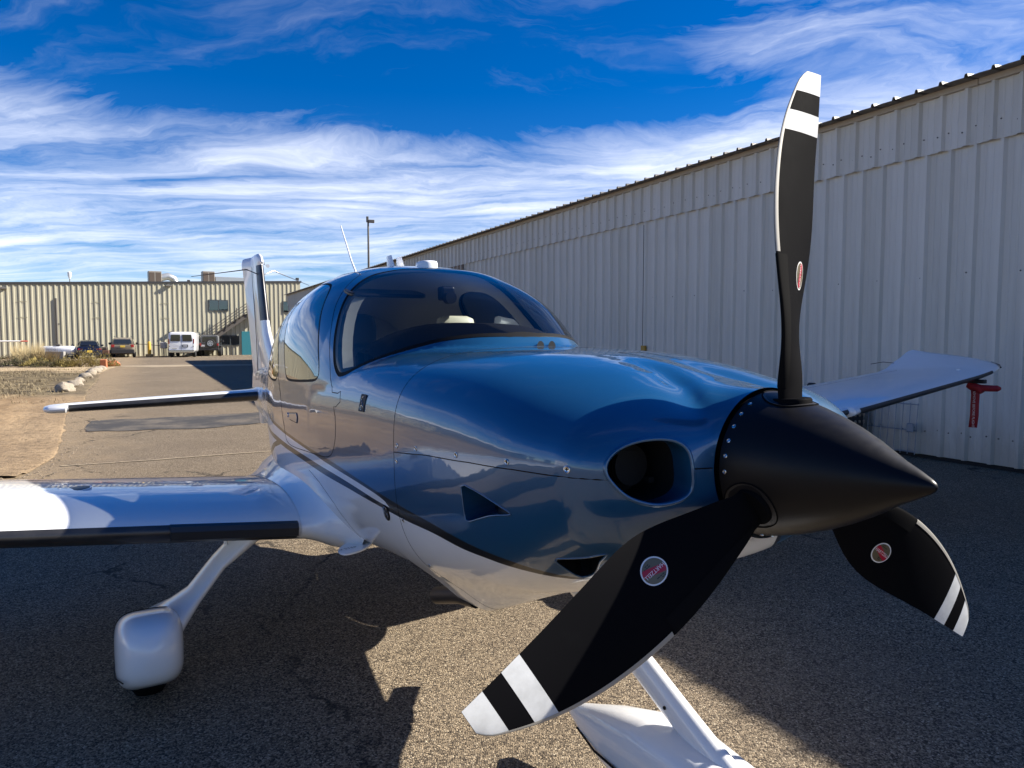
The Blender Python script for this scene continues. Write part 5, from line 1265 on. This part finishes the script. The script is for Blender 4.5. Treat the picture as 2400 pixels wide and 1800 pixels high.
# vehicle frame: +x forward (away from the camera), rear end at x = 0, y left
def vehicle(name, px_l, px_r, base_y, yaw, label, cat, build, depth=None, width=1.8, group='vehicles parked along the tan building'):
    Y = 1.563*1667/(base_y-793) if depth is None else depth
    X = ((px_l+px_r)/2-1200)/1667*Y
    r_ = empty(name, (X, Y, 0), R(90)+math.atan2(-X, Y)+yaw, label, cat, group); build(r_); return r_
def boxq(root, name, c, d, m, bevel=.02): b = MB(); b.box(c, d); return b.build(name, m, root, bevel=bevel, bseg=1)
def quadpatch(root, name, P, m, th=(-.012, 0, 0)):
    b = MB(); b.prism(P, th); return b.build(name, m, root)
def sedan(r_):
    pm = paint('navy_car_paint', (.008, .012, .030), .4, .3)
    b = MB(); b.loft([section(.70,.36,.80,0,4), section(.84,.26,.90,.10,5), section(.88,.22,.95,.5,5), section(.90,.20,.93,1.6,5), section(.90,.2,.92,3.2,5), section(.86,.22,.82,4.3,4), section(.70,.30,.65,4.6,4)]); b.build('body', pm, r_, smooth=50)
    rings = []
    for x, w, zt in ((.35,.62,.96), (.8,.62,1.22), (1.3,.60,1.40), (2.0,.58,1.43), (2.7,.60,1.32), (3.3,.66,.95)): rings.append([Vector((x, y, z)) for y, z in [(-w-.14,.86), (-w-.02,.95+(zt-.95)*.55), (-w+.10,zt-.03), (0,zt+.02), (w-.10,zt-.03), (w+.02,.95+(zt-.95)*.55), (w+.14,.86)]])
    b = MB(); b.loft(rings); b.build('cabin', pm, r_, smooth=50)
    quadpatch(r_, 'rear_window', [(.40,-.58,.99),(.98,-.50,1.31),(.98,.50,1.31),(.40,.58,.99)], VGLASS, (-.02,0,.02))
    for s in (1,-1): boxq(r_, 'taillight', (.05,s*.60,.72), (.1,.34,.12), REDL); boxq(r_, 'mirror', (2.6,s*1.0,1.0), (.12,.2,.14), pm); quadpatch(r_, 'side_window', [(1.0,s*.70,1.0),(1.2,s*.60,1.32),(2.6,s*.60,1.28),(3.0,s*.70,1.0)], VGLASS, (0,s*.03,0))
    boxq(r_, 'licence_plate', (-.01,0,.56), (.03,.34,.17), PLATEM, .004); boxq(r_, 'bumper', (.03,0,.36), (.14,1.50,.16), VBLK); wheels(r_, (.95,3.75), .77, .31)
vehicle('sedan', 185, 237, 841, R(3), 'dark navy car with a yellow plate beside the white tank', 'car', sedan)
def suv(r_):
    pm = paint('sand_car_paint', (.27,.235,.18), .3, .35)
    b = MB(); b.loft([section(.78,.40,.98,0,5), section(.88,.30,1.05,.12,6), section(.90,.26,1.08,.6,6), section(.91,.26,1.05,2.4,6), section(.90,.28,1.0,3.6,5), section(.80,.34,.88,4.15,5)]); b.build('body', pm, r_, smooth=50)
    rings = []
    for x, w, zt in ((.10,.66,1.50), (.3,.66,1.62), (1.4,.66,1.66), (2.2,.66,1.62), (2.9,.72,1.05)): rings.append([Vector((x, y, z)) for y, z in [(-w-.16,1.0), (-w-.06,1.0+(zt-1.0)*.6), (-w+.06,zt-.04), (0,zt), (w-.06,zt-.04), (w+.06,1.0+(zt-1.0)*.6), (w+.16,1.0)]])
    b = MB(); b.loft(rings); b.build('cabin', pm, r_, smooth=50)
    quadpatch(r_, 'rear_window', [(.055,-.64,1.10),(.085,-.58,1.48),(.085,.58,1.48),(.055,.64,1.10)], VGLASS, (-.02,0,0))
    for s in (1,-1):
        boxq(r_, 'taillight', (.03,s*.70,.93), (.08,.24,.22), REDL); boxq(r_, 'mirror', (2.5,s*1.0,1.12), (.12,.22,.18), VBLK); boxq(r_, 'roof_rail', (1.4,s*.60,1.70), (1.8,.04,.06), VBLK); quadpatch(r_, 'side_window', [(.6,s*.80,1.08),(.7,s*.71,1.48),(2.3,s*.71,1.48),(2.7,s*.80,1.08)], VGLASS, (0,s*.03,0))
    boxq(r_, 'licence_plate', (-.01,0,.90), (.03,.34,.16), PLATEM, .004); boxq(r_, 'bumper', (.0,0,.48), (.20,1.68,.34), VBLK, .04); wheels(r_, (.80,3.35), .79, .345)
vehicle('suv', 263, 314, 838, R(-2), 'sand coloured small suv parked between the navy car and the yellow post', 'car', suv)
def van(r_):
    pm = paint('white_van_paint', (.78,.79,.80), 0, .4)
    b = MB(); b.loft([section(.95,.42,1.98,0,7), section(1.0,.36,2.08,.10,7), section(1.01,.34,2.10,1.0,7), section(1.01,.34,2.10,3.4,7), section(.99,.36,1.98,3.9,6), section(.97,.38,1.25,4.5,5), section(.92,.40,1.15,5.2,5), section(.8,.45,1.0,5.5,4)]); b.build('body', pm, r_, smooth=50)
    for s in (1,-1):
        quadpatch(r_, 'rear_window', [(-.004,s*.08,1.32),(-.004,s*.08,1.86),(-.004,s*.76,1.86),(-.004,s*.83,1.32)], VGLASS, (-.02,0,0))
        boxq(r_, 'taillight', (.03,s*.93,1.32), (.08,.10,.42), REDL); boxq(r_, 'mirror', (4.0,s*1.16,1.45), (.12,.26,.34), VBLK); boxq(r_, 'hinge', (-.01,s*.90,.9), (.04,.08,.06), VBLK)
        quadpatch(r_, 'side_window', [(3.3,s*1.0,1.35),(3.3,s*.98,1.85),(4.0,s*.97,1.80),(4.2,s*.99,1.35)], VGLASS, (0,s*.02,0))
    boxq(r_, 'door_gap', (-.003,0,1.15), (.01,.015,1.45), VBLK, 0); boxq(r_, 'licence_plate', (-.012,-.28,.93), (.03,.42,.22), VBLK, .004); boxq(r_, 'plate_print', (-.03,-.28,.93), (.01,.30,.10), mat('plate_white', (.7,.7,.72), .5), 0)
    boxq(r_, 'badge', (-.010,.52,.72), (.012,.36,.05), CHROME, 0); boxq(r_, 'bumper', (-.05,0,.50), (.20,1.95,.22), CHROME, .03); wheels(r_, (.95,4.45), .86, .37, .24)
vehicle('van', 398, 455, 837.5, R(-7), 'white panel van with two dark rear windows near the stair', 'van', van)
def jeep(r_):
    pm = paint('black_jeep_paint', (.018,.019,.021), .1, .4); soft = mat('soft_top', (.10,.105,.11), .9)
    b = MB(); b.loft([section(.74,.55,1.12,0,8), section(.78,.52,1.14,.05,8), section(.78,.52,1.14,2.6,8), section(.66,.55,1.12,3.6,7), section(.60,.6,1.05,3.8,6)]); b.build('body', pm, r_, smooth=40)
    b = MB(); b.loft([section(.70,1.10,1.80,.06,8), section(.70,1.10,1.84,.5,8), section(.70,1.10,1.82,2.0,8), section(.68,1.10,1.60,2.3,8)]); b.build('roof', soft, r_, smooth=40)
    quadpatch(r_, 'rear_window', [(.05,-.56,1.24),(.05,-.54,1.68),(.05,.54,1.68),(.05,.56,1.24)], VGLASS, (-.02,0,0))
    sw = MB(); sw.lathe([(-.10,.30),(-.10,.36),(-.06,.39),(.08,.39),(.11,.34),(.11,.24)], Matrix.Translation((-.16,-.10,1.12)) @ Matrix.Rotation(R(90),4,'Y'), 28); sp = sw.build('spare_wheel', TYRE, r_, smooth=40)
    sw = MB(); sw.lathe([(-.115,.02),(-.12,.24),(-.09,.25),(.0,.25)], Matrix.Translation((-.16,-.10,1.12)) @ Matrix.Rotation(R(90),4,'Y'), 24); sw.build('rim', RIMM, sp, smooth=40)
    b = MB()
    for k in range(5): a = 2*math.pi*k/5+.3; b.box((-.285,-.10+.15*math.cos(a),1.12+.15*math.sin(a)), (.012,.09,.07), 0, a)
    b.build('rim_gaps', VBLK, sp)
    for s in (1,-1):
        boxq(r_, 'taillight', (-.04,s*.68,1.0), (.09,.15,.22), REDL); boxq(r_, 'fender', (.72,s*.87,.86), (1.1,.24,.12), VBLK, .03); boxq(r_, 'mirror', (2.2,s*.95,1.30), (.12,.24,.2), VBLK); boxq(r_, 'bumper_light', (-.12,s*.70,.60), (.05,.12,.08), REDL)
    boxq(r_, 'licence_plate', (-.06,.50,.92), (.03,.32,.16), mat('plate_white2', (.6,.6,.62), .5), .004); boxq(r_, 'bumper', (-.08,0,.60), (.18,1.56,.2), VBLK, .03); wheels(r_, (.72,3.1), .80, .41, .28)
vehicle('jeep', 466, 517, 835, R(-4), 'black off roader with a spare wheel on its tailgate', 'off roader', jeep)
# white gas tank on a concrete cradle
Y = 54.4; X = (138-1200)/1667*Y
tk = empty('gas_tank', (X, Y, 0), R(4), 'white horizontal gas tank on a grey concrete cradle', 'tank')
rings = []
for k in range(13):
    a = -math.pi/2+math.pi*k/12; rings.append([Vector((1.0*(1 if k > 6 else -1 if k < 6 else 0)+.34*math.sin(a) if k != 6 else 0, .36*math.cos(a)*math.cos(q), .62+.36*math.cos(a)*math.sin(q))) for q in np.linspace(0, 2*math.pi, 24, endpoint=False)])
b = MB(); b.loft(rings[1:-1]); b.build('tank', mat('tank_white', (.78,.79,.80), .45), tk, smooth=60)
boxq(tk, 'cradle', (-.12,-.42,.28), (1.7,.5,.56), mat('cradle_concrete', (.30,.29,.27), .9), .02); boxq(tk, 'valve_dome', (.05,0,1.04), (.34,.3,.16), TGREY, .04); boxq(tk, 'support', (0,.1,.12), (1.9,.4,.24), mat('cradle_concrete2', (.27,.26,.24), .9), .02)
# yellow post, gas meter, pipe fence, bins
def at(pxx, base_y): Y = 1.563*1667/(base_y-793); return ((pxx-1200)/1667*Y, Y, 0)
YEL = mat('yellow_paint', (.62,.36,.03), .5)
by = at(351, 835.5); r_ = empty('bollard', by, 0, 'yellow bollard beside the grey gas meter', 'bollard'); b = MB(); b.lathe([(.0,.14),(1.18,.14),(1.26,.10),(1.29,.02)], None, 16); b.build('post', YEL, r_, smooth=50); boxq(r_, 'sleeve', (0,0,.1), (.5,.4,.2), mat('tan_block', (.36,.27,.14), .9), .03)
r_ = empty('gas_meter', (by[0]+.95, by[1]+.6, 0), 0, 'grey gas meter box on thin pipes by the yellow bollard', 'gas meter'); boxq(r_, 'meter', (0,0,.95), (.5,.35,.55), mat('meter_grey', (.42,.42,.42), .5), .05); b = MB(); b.tube([(-.18,0,0),(-.18,0,.7)], .04, 8); b.tube([(.18,0,0),(.18,0,.7)], .04, 8); b.tube([(-.18,0,.9),(-1.6,0,1.05),(-2.7,0,1.05),(-2.7,0,0)], .03, 8); b.tube([(.5,-.1,0),(.5,-.1,.5),(.4,0,.6)], .06, 8); b.build('pipe', TGREY, r_, smooth=60)
r_ = empty('pipe_gate', (by[0]-1.75, by[1]-.3, 0), 0, 'low tan wire gate between the suv and the yellow bollard', 'gate'); GT = mat('rusty_tan', (.30,.23,.13), .8)
for k in range(2): b = MB(); b.tube([(-.9+1.5*k,0,0),(-.9+1.5*k,0,1.0-.35*k)], .06, 8); b.build('post', GT, r_)
for k in range(3): b = MB(); b.tube([(-.9,0,.2+.18*k),(.6,0,.2+.18*k)], .02, 6); b.build('rail', GT, r_)
tb_ = at(537, 831.5); r_ = empty('trash_bin', tb_, 0, 'dark trash bin with a pale top below the lower window', 'bin'); boxq(r_, 'body', (0,0,.5), (.62,.6,1.0), mat('bin_dark', (.03,.04,.05), .6), .04); boxq(r_, 'lid', (0,0,1.12), (.56,.54,.22), mat('bin_lid', (.5,.5,.5), .6), .06)
r_ = empty('garden_cart', at(244, 838.5), .4, 'low brown scrap cart tucked beside the navy car', 'cart'); boxq(r_, 'bed', (0,0,.45), (.8,.9,.3), mat('rust_brown', (.12,.06,.04), .8), .03); boxq(r_, 'load', (.05,0,.72), (.5,.6,.3), mat('dark_load', (.05,.04,.035), .9), .08); wheels(r_, (-.25,.25), .4, .18, .1)
# pale wing of another aircraft reaching in from the left
Y = 50; r_ = empty('parked_glider_wing', ((30-1200)/1667*Y, Y, 0), R(6), 'slim white wing with a red tip at the left edge', 'wing'); zz_ = 1.563+(793-800)/1667*Y
b = MB(); b.loft([[Vector((x, .45*math.cos(a)*k, zz_+.055*math.sin(a)*k+.006*x)) for a in np.linspace(0, 2*math.pi, 16, endpoint=False)] for x, k in ((-6.,1.6), (-2,1.2), (.75,.9))]); b.build('wing_panel', mat('wing_white', (.78,.78,.78), .4), r_, smooth=60)
b = MB(); b.loft([[Vector((x, .45*math.cos(a)*k, zz_+.055*math.sin(a)*k+.006*x)) for a in np.linspace(0, 2*math.pi, 16, endpoint=False)] for x, k in ((.752,.9), (.9,.85), (.98,.4))]); b.build('wing_tip', mat('tip_red', (.35,.05,.03), .5), r_, smooth=60)
b = MB(); b.tube([(-3.0,0,0),(-3.0,0,zz_)], .05, 8); b.build('prop_stand', TGREY, r_)

# ------------------------------------------------------------------ stones along the verge
ROCK = weather(mat('pale_stone', (.34,.29,.23), .9), (.37,.32,.25,1), (.20,.165,.13,1), 5, .8); add_bump(ROCK, noise(ROCK.node_tree, objcoord(ROCK), 14, 6, .65)[0], .6, .03)
def rock(name, loc, size, seed, m, label, group, flat=.75, cat='stone'):
    bm = bmesh.new(); bmesh.ops.create_icosphere(bm, subdivisions=3, radius=1)
    for v in bm.verts:
        d = v.co.normalized(); k = 1+.28*mnoise.noise(d*1.3+Vector((seed*7.1, seed, 0)))+.12*mnoise.noise(d*3.7+Vector((0, seed*3, 0))); v.co = d*k; v.co.z *= flat; v.co.x *= 1.15
    me = bpy.data.meshes.new(name); bm.to_mesh(me); bm.free(); me.materials.append(m); me.polygons.foreach_set('use_smooth', [True]*len(me.polygons)); me.set_sharp_from_angle(angle=R(40))
    o = bpy.data.objects.new(name, me); link(o); o.scale = (size, size, size); o.rotation_euler = (0, 0, seed*1.7); o.location = (loc[0], loc[1], size*flat*.55)
    tag(o, label, cat, group); return o
def gpix(pxx, pyy): Y = 1.563*1667/(pyy-793); return ((pxx-1200)/1667*Y, Y)
ST = [(151,920,.34,'nearest and largest pale stone in the row edging the dirt'), (173,909,.29,'pale boulder second from the near end of the stone row'), (184,897,.22,'small third stone from the near end of the row'), (199,888.5,.30,'fourth stone in the row, low and broad'), (212,880.5,.30,'fifth stone in the row, brownish beside a broad one'), (221,875,.30,'sixth stone up the verge row'), (229,870,.27,'pale stone near the far end of the row'), (237,867,.25,'last small stone next to the shrubs and brick')]
for k, (a, b_, s_, lb) in enumerate(ST): rock('stone', gpix(a, b_), s_*.74, k+1, ROCK, lb, 'stones edging the dirt verge')
BR = weather(mat('orange_brick', (.42,.15,.07), .85), (.45,.16,.07,1), (.30,.10,.05,1), 6, .6)
x_, y_ = gpix(243, 863); r_ = MB(); r_.box((0,0,.22), (.30,.25,.48), .3, .1); o = r_.build('curb_block', BR, bevel=.03); o.location = (x_, y_, 0); tag(o, 'upright orange brick block at the end of the shrubs', 'brick')
x_, y_ = gpix(263, 858.5); rock('orange_rubble', (x_, y_), .36, 4, BR, 'rounded orange lump of rubble beside the asphalt', 'orange rubble', .6, 'rubble')
# ------------------------------------------------------------------ shrubs and dry grass
def leaf_mat(name, a, b): return weather(mat(name, a, .8), (*a, 1), (*b, 1), 3, .9)
SHR = leaf_mat('rabbitbrush', (.26,.20,.055), (.13,.105,.035)); SHG = leaf_mat('sage_green', (.12,.115,.055), (.07,.065,.035)); DRY = leaf_mat('dry_grass', (.46,.37,.20), (.32,.24,.12)); TWIG = mat('twig', (.10,.075,.05), .9)
def shrub(loc, w, h, m, label, n=900, seed=0, stalk=False, name='shrub'):
    rg = random.Random(seed); r0 = empty(name, (loc[0], loc[1], 0), rg.uniform(0, 6), label, 'shrub' if not stalk else 'grass clump', 'shrubs at the end of the dirt verge')
    b = MB(); tw = MB()
    for k in range(n):
        a = rg.uniform(0, 6.283); rad = math.sqrt(rg.random())*w; lump = .7+.4*math.sin(a*3+seed)
        if stalk:
            x, y = rad*.55*math.cos(a), rad*.55*math.sin(a); tx, ty = x+math.cos(a)*rg.uniform(.05,.35), y+math.sin(a)*rg.uniform(.05,.35); hh = h*rg.uniform(.55, 1.1); d = .012
            b.add([(x-d,y,0),(x+d,y,0),(tx,ty,hh)], [(0,1,2)])
        else:
            zc = h*lump*(1-(rad/w)**2)*rg.uniform(.45, 1.05)+.04; x, y = rad*math.cos(a), rad*math.sin(a); s_ = rg.uniform(.025, .07)
            nx = Vector((rg.uniform(-1,1), rg.uniform(-1,1), rg.uniform(.2,1.2))).normalized(); t1 = nx.orthogonal().normalized()*s_*.45; t2 = Vector((math.cos(a)*.4, math.sin(a)*.4, 1)).normalized()*s_*1.6
            c = Vector((x,y,zc)); b.add([c-t1, c+t1, c+t2], [(0,1,2)])
    for k in range(14):
        a = rg.uniform(0, 6.28); q = rg.uniform(.2, .8); tw.tube([(0,0,0),(math.cos(a)*w*q*.5, math.sin(a)*w*q*.5, h*.35),(math.cos(a)*w*q, math.sin(a)*w*q, h*.65)], [.014,.01,.004], 4)
    b.build('foliage' if not stalk else 'blades', m, r0); tw.build('stems', TWIG, r0)
SB = [(13,858,1.1,.55,SHG,'low dark shrub at the far left end of the bush row'), (52,859,1.2,.62,SHG,'dull green shrub in front of the tall dry grass'), (86,860,.8,.50,SHR,'small tan shrub under the tank end'), (122,861,1.0,.62,SHG,'dark green shrub below the white tank'), (152,861,.7,.45,SHR,'little dry shrub between the green and the yellow bushes'), (186,861,1.15,.85,SHR,'yellow brown bush left of the largest yellow one'), (214,861,1.35,1.0,SHR,'largest yellow brown bush, right end of the row')]
for k, (a, b_, w, h, m, lb) in enumerate(SB): shrub(gpix(a, b_), w, h, m, lb, 1500, k+3)
shrub(gpix(66, 857), 1.3, 1.35, DRY, 'tall pale dry grass clump rising behind the shrubs', 700, 21, True, 'grass_clump'); shrub(gpix(105, 857), 1.2, 1.2, DRY, 'second pale grass clump near the white tank', 600, 22, True, 'grass_clump'); shrub(gpix(2, 842), 2.2, .45, DRY, 'weeds along the base of the tan wall, far left', 500, 23, True, 'grass_clump')
# thatch of dead grass on the verge
b = MB(); rg = random.Random(5)
for k in range(14000):
    s_ = 17+rg.random()**.8*25; n_ = dirt_n(s_)-.25-abs(rg.gauss(0, 1))*6.5; p = hp(n_, s_)
    if p.y < 17+2.5*mnoise.noise(p*.3): continue
    if mnoise.noise(Vector((p.x*.55, p.y*.55, 2))) < -.05: continue
    h = rg.uniform(.03, .13); a = rg.uniform(0, 6.28); d = .01; dx, dy = math.cos(a), math.sin(a); l = rg.uniform(.02, .12)
    b.add([(p.x-dy*d, p.y+dx*d, .03), (p.x+dy*d, p.y-dx*d, .03), (p.x+dx*l, p.y+dy*l, .03+h)], [(0,1,2)])
tag(b.build('dead_grass', leaf_mat('dead_thatch', (.30,.24,.14), (.12,.095,.06))), 'flattened dead grass on the dirt verge', 'grass', kind='stuff')
# loose gravel along the verge edge
b = MB()
for k in range(1500):
    s_ = 8.3+rg.random()**1.5*20; n_ = dirt_n(max(s_, 9.4))+rg.gauss(-.15, .35); p = hp(n_, s_); r = rg.uniform(.006, .018)
    b.add([p+Vector((r,0,.004)), p+Vector((0,r,.004)), p+Vector((-r,0,.004)), p+Vector((0,-r,.004)), p+Vector((r*.2,r*.1,r*1.1))], [(0,1,4),(1,2,4),(2,3,4),(3,0,4)])
tag(b.build('gravel', weather(mat('gravel_mix', (.25,.2,.15), .9), (.30,.24,.17,1), (.10,.08,.065,1), 8, .9)), 'loose gravel scattered along the ragged asphalt edge', 'gravel', kind='stuff')

# ------------------------------------------------------------------ pitot cover with its warning ribbon, under the far wing
def aw(p): return AM @ Vector(p)
PM = AM.copy()
cov = empty('pitot_cover'); cov.matrix_world = AM @ Matrix.Translation((-2.60, 5.2, 1.255)); tag(cov, 'red cover and hanging warning ribbon under the far wing tip', 'pitot cover')
b = MB(); b.box((.0,0,.0), (.17,.045,.035)); b.build('strap', BLACKM, cov, bevel=.006)
b = MB(); b.tube([(-.06,0,-.03),(-.03,0,-.045),(.03,0,-.06),(.06,0,-.09)], [.03,.036,.036,.03], 12); b.tube([(.02,.0,-.055),(.10,0,-.058),(.18,0,-.058),(.205,0,-.058)], [.028,.028,.027,.012], 12); b.build('sleeve', RED, cov, smooth=60)
pr_ = [(0,-.05),(.004,-.12),(-.004,-.21),(-.006,-.30),(-.016,-.41)]
rib = MB(); n = 5
L_ = [Vector((-.038+dx, .004*math.sin(z*20), z)) for dx, z in pr_]; Rr = [Vector((.034+dx, .004*math.sin(z*20+.5), z)) for dx, z in pr_]
rib.add(L_+Rr, [(i, i+1, n+i+1, n+i) for i in range(n-1)]); o = rib.build('ribbon', RED, cov, smooth=60); o.modifiers.new('cloth', 'SOLIDIFY').thickness = .002
text_mesh('REMOVE BEFORE FLIGHT', .030, DECW, 'ribbon_lettering', cov, Matrix(((-.03,1,0,-.010),(0,0,-1,-.009),(-1,-.03,0,-.245),(0,0,0,1))))
mbp = MB(); mbp.tube([(-2.75,5.2,1.36),(-2.72,5.2,1.29),(-2.66,5.2,1.265),(-2.56,5.2,1.255)], [.02,.016,.014,.012], 10); mbp.build('pitot_tube', WHITE, plane, smooth=60)
# ------------------------------------------------------------------ tow cart and wire rack against the hangar wall
g = hp(8.55, 6.9); r_ = empty('tow_cart', (g.x, g.y, 0), HD, 'black tow cart with perforated side standing at the hangar wall', 'cart')
CB = mat('cart_black', (.018,.018,.02), .5)
boxq(r_, 'body', (0,0,.52), (.5,.8,.42), CB, .05); boxq(r_, 'lid', (0,0,.77), (.54,.84,.08), CB, .03); boxq(r_, 'grip', (.0,.3,.86), (.1,.14,.12), CB, .03)
b = MB()
for i in range(6):
    for j in range(3): b.lathe([(-.004,.022),(.004,.022)], Matrix.Translation((-.22+.085*i, -.405, .42+.09*j)) @ Matrix.Rotation(R(90),4,'X'), 10)
b.build('perforation', mat('hole_tan', (.30,.24,.18), .8), r_); wheels(r_, (-.18,.18), .34, .15, .08); boxq(r_, 'axle', (0,0,.26), (.4,.7,.12), CB, .02)
g = hp(8.83, 6.15); r_ = empty('wire_rack', (g.x, g.y, 0), HD, 'thin wire rack leaning on the hangar wall beside the black cart', 'rack'); WM = mat('wire_grey', (.22,.25,.30), .5, .5)
for k in range(8): b = MB(); b.tube([(0,-.35+.1*k,.05),(0.04,-.35+.1*k,.72)], .005, 5); b.build('wire', WM, r_)
for z in (.08,.36,.70): b = MB(); b.tube([(.0+z*.06,-.36,z),(.0+z*.06,.36,z)], .007, 5); b.build('rail', WM, r_)
boxq(r_, 'padlock', (-.03,-.30,.40), (.03,.09,.12), WM, .01)
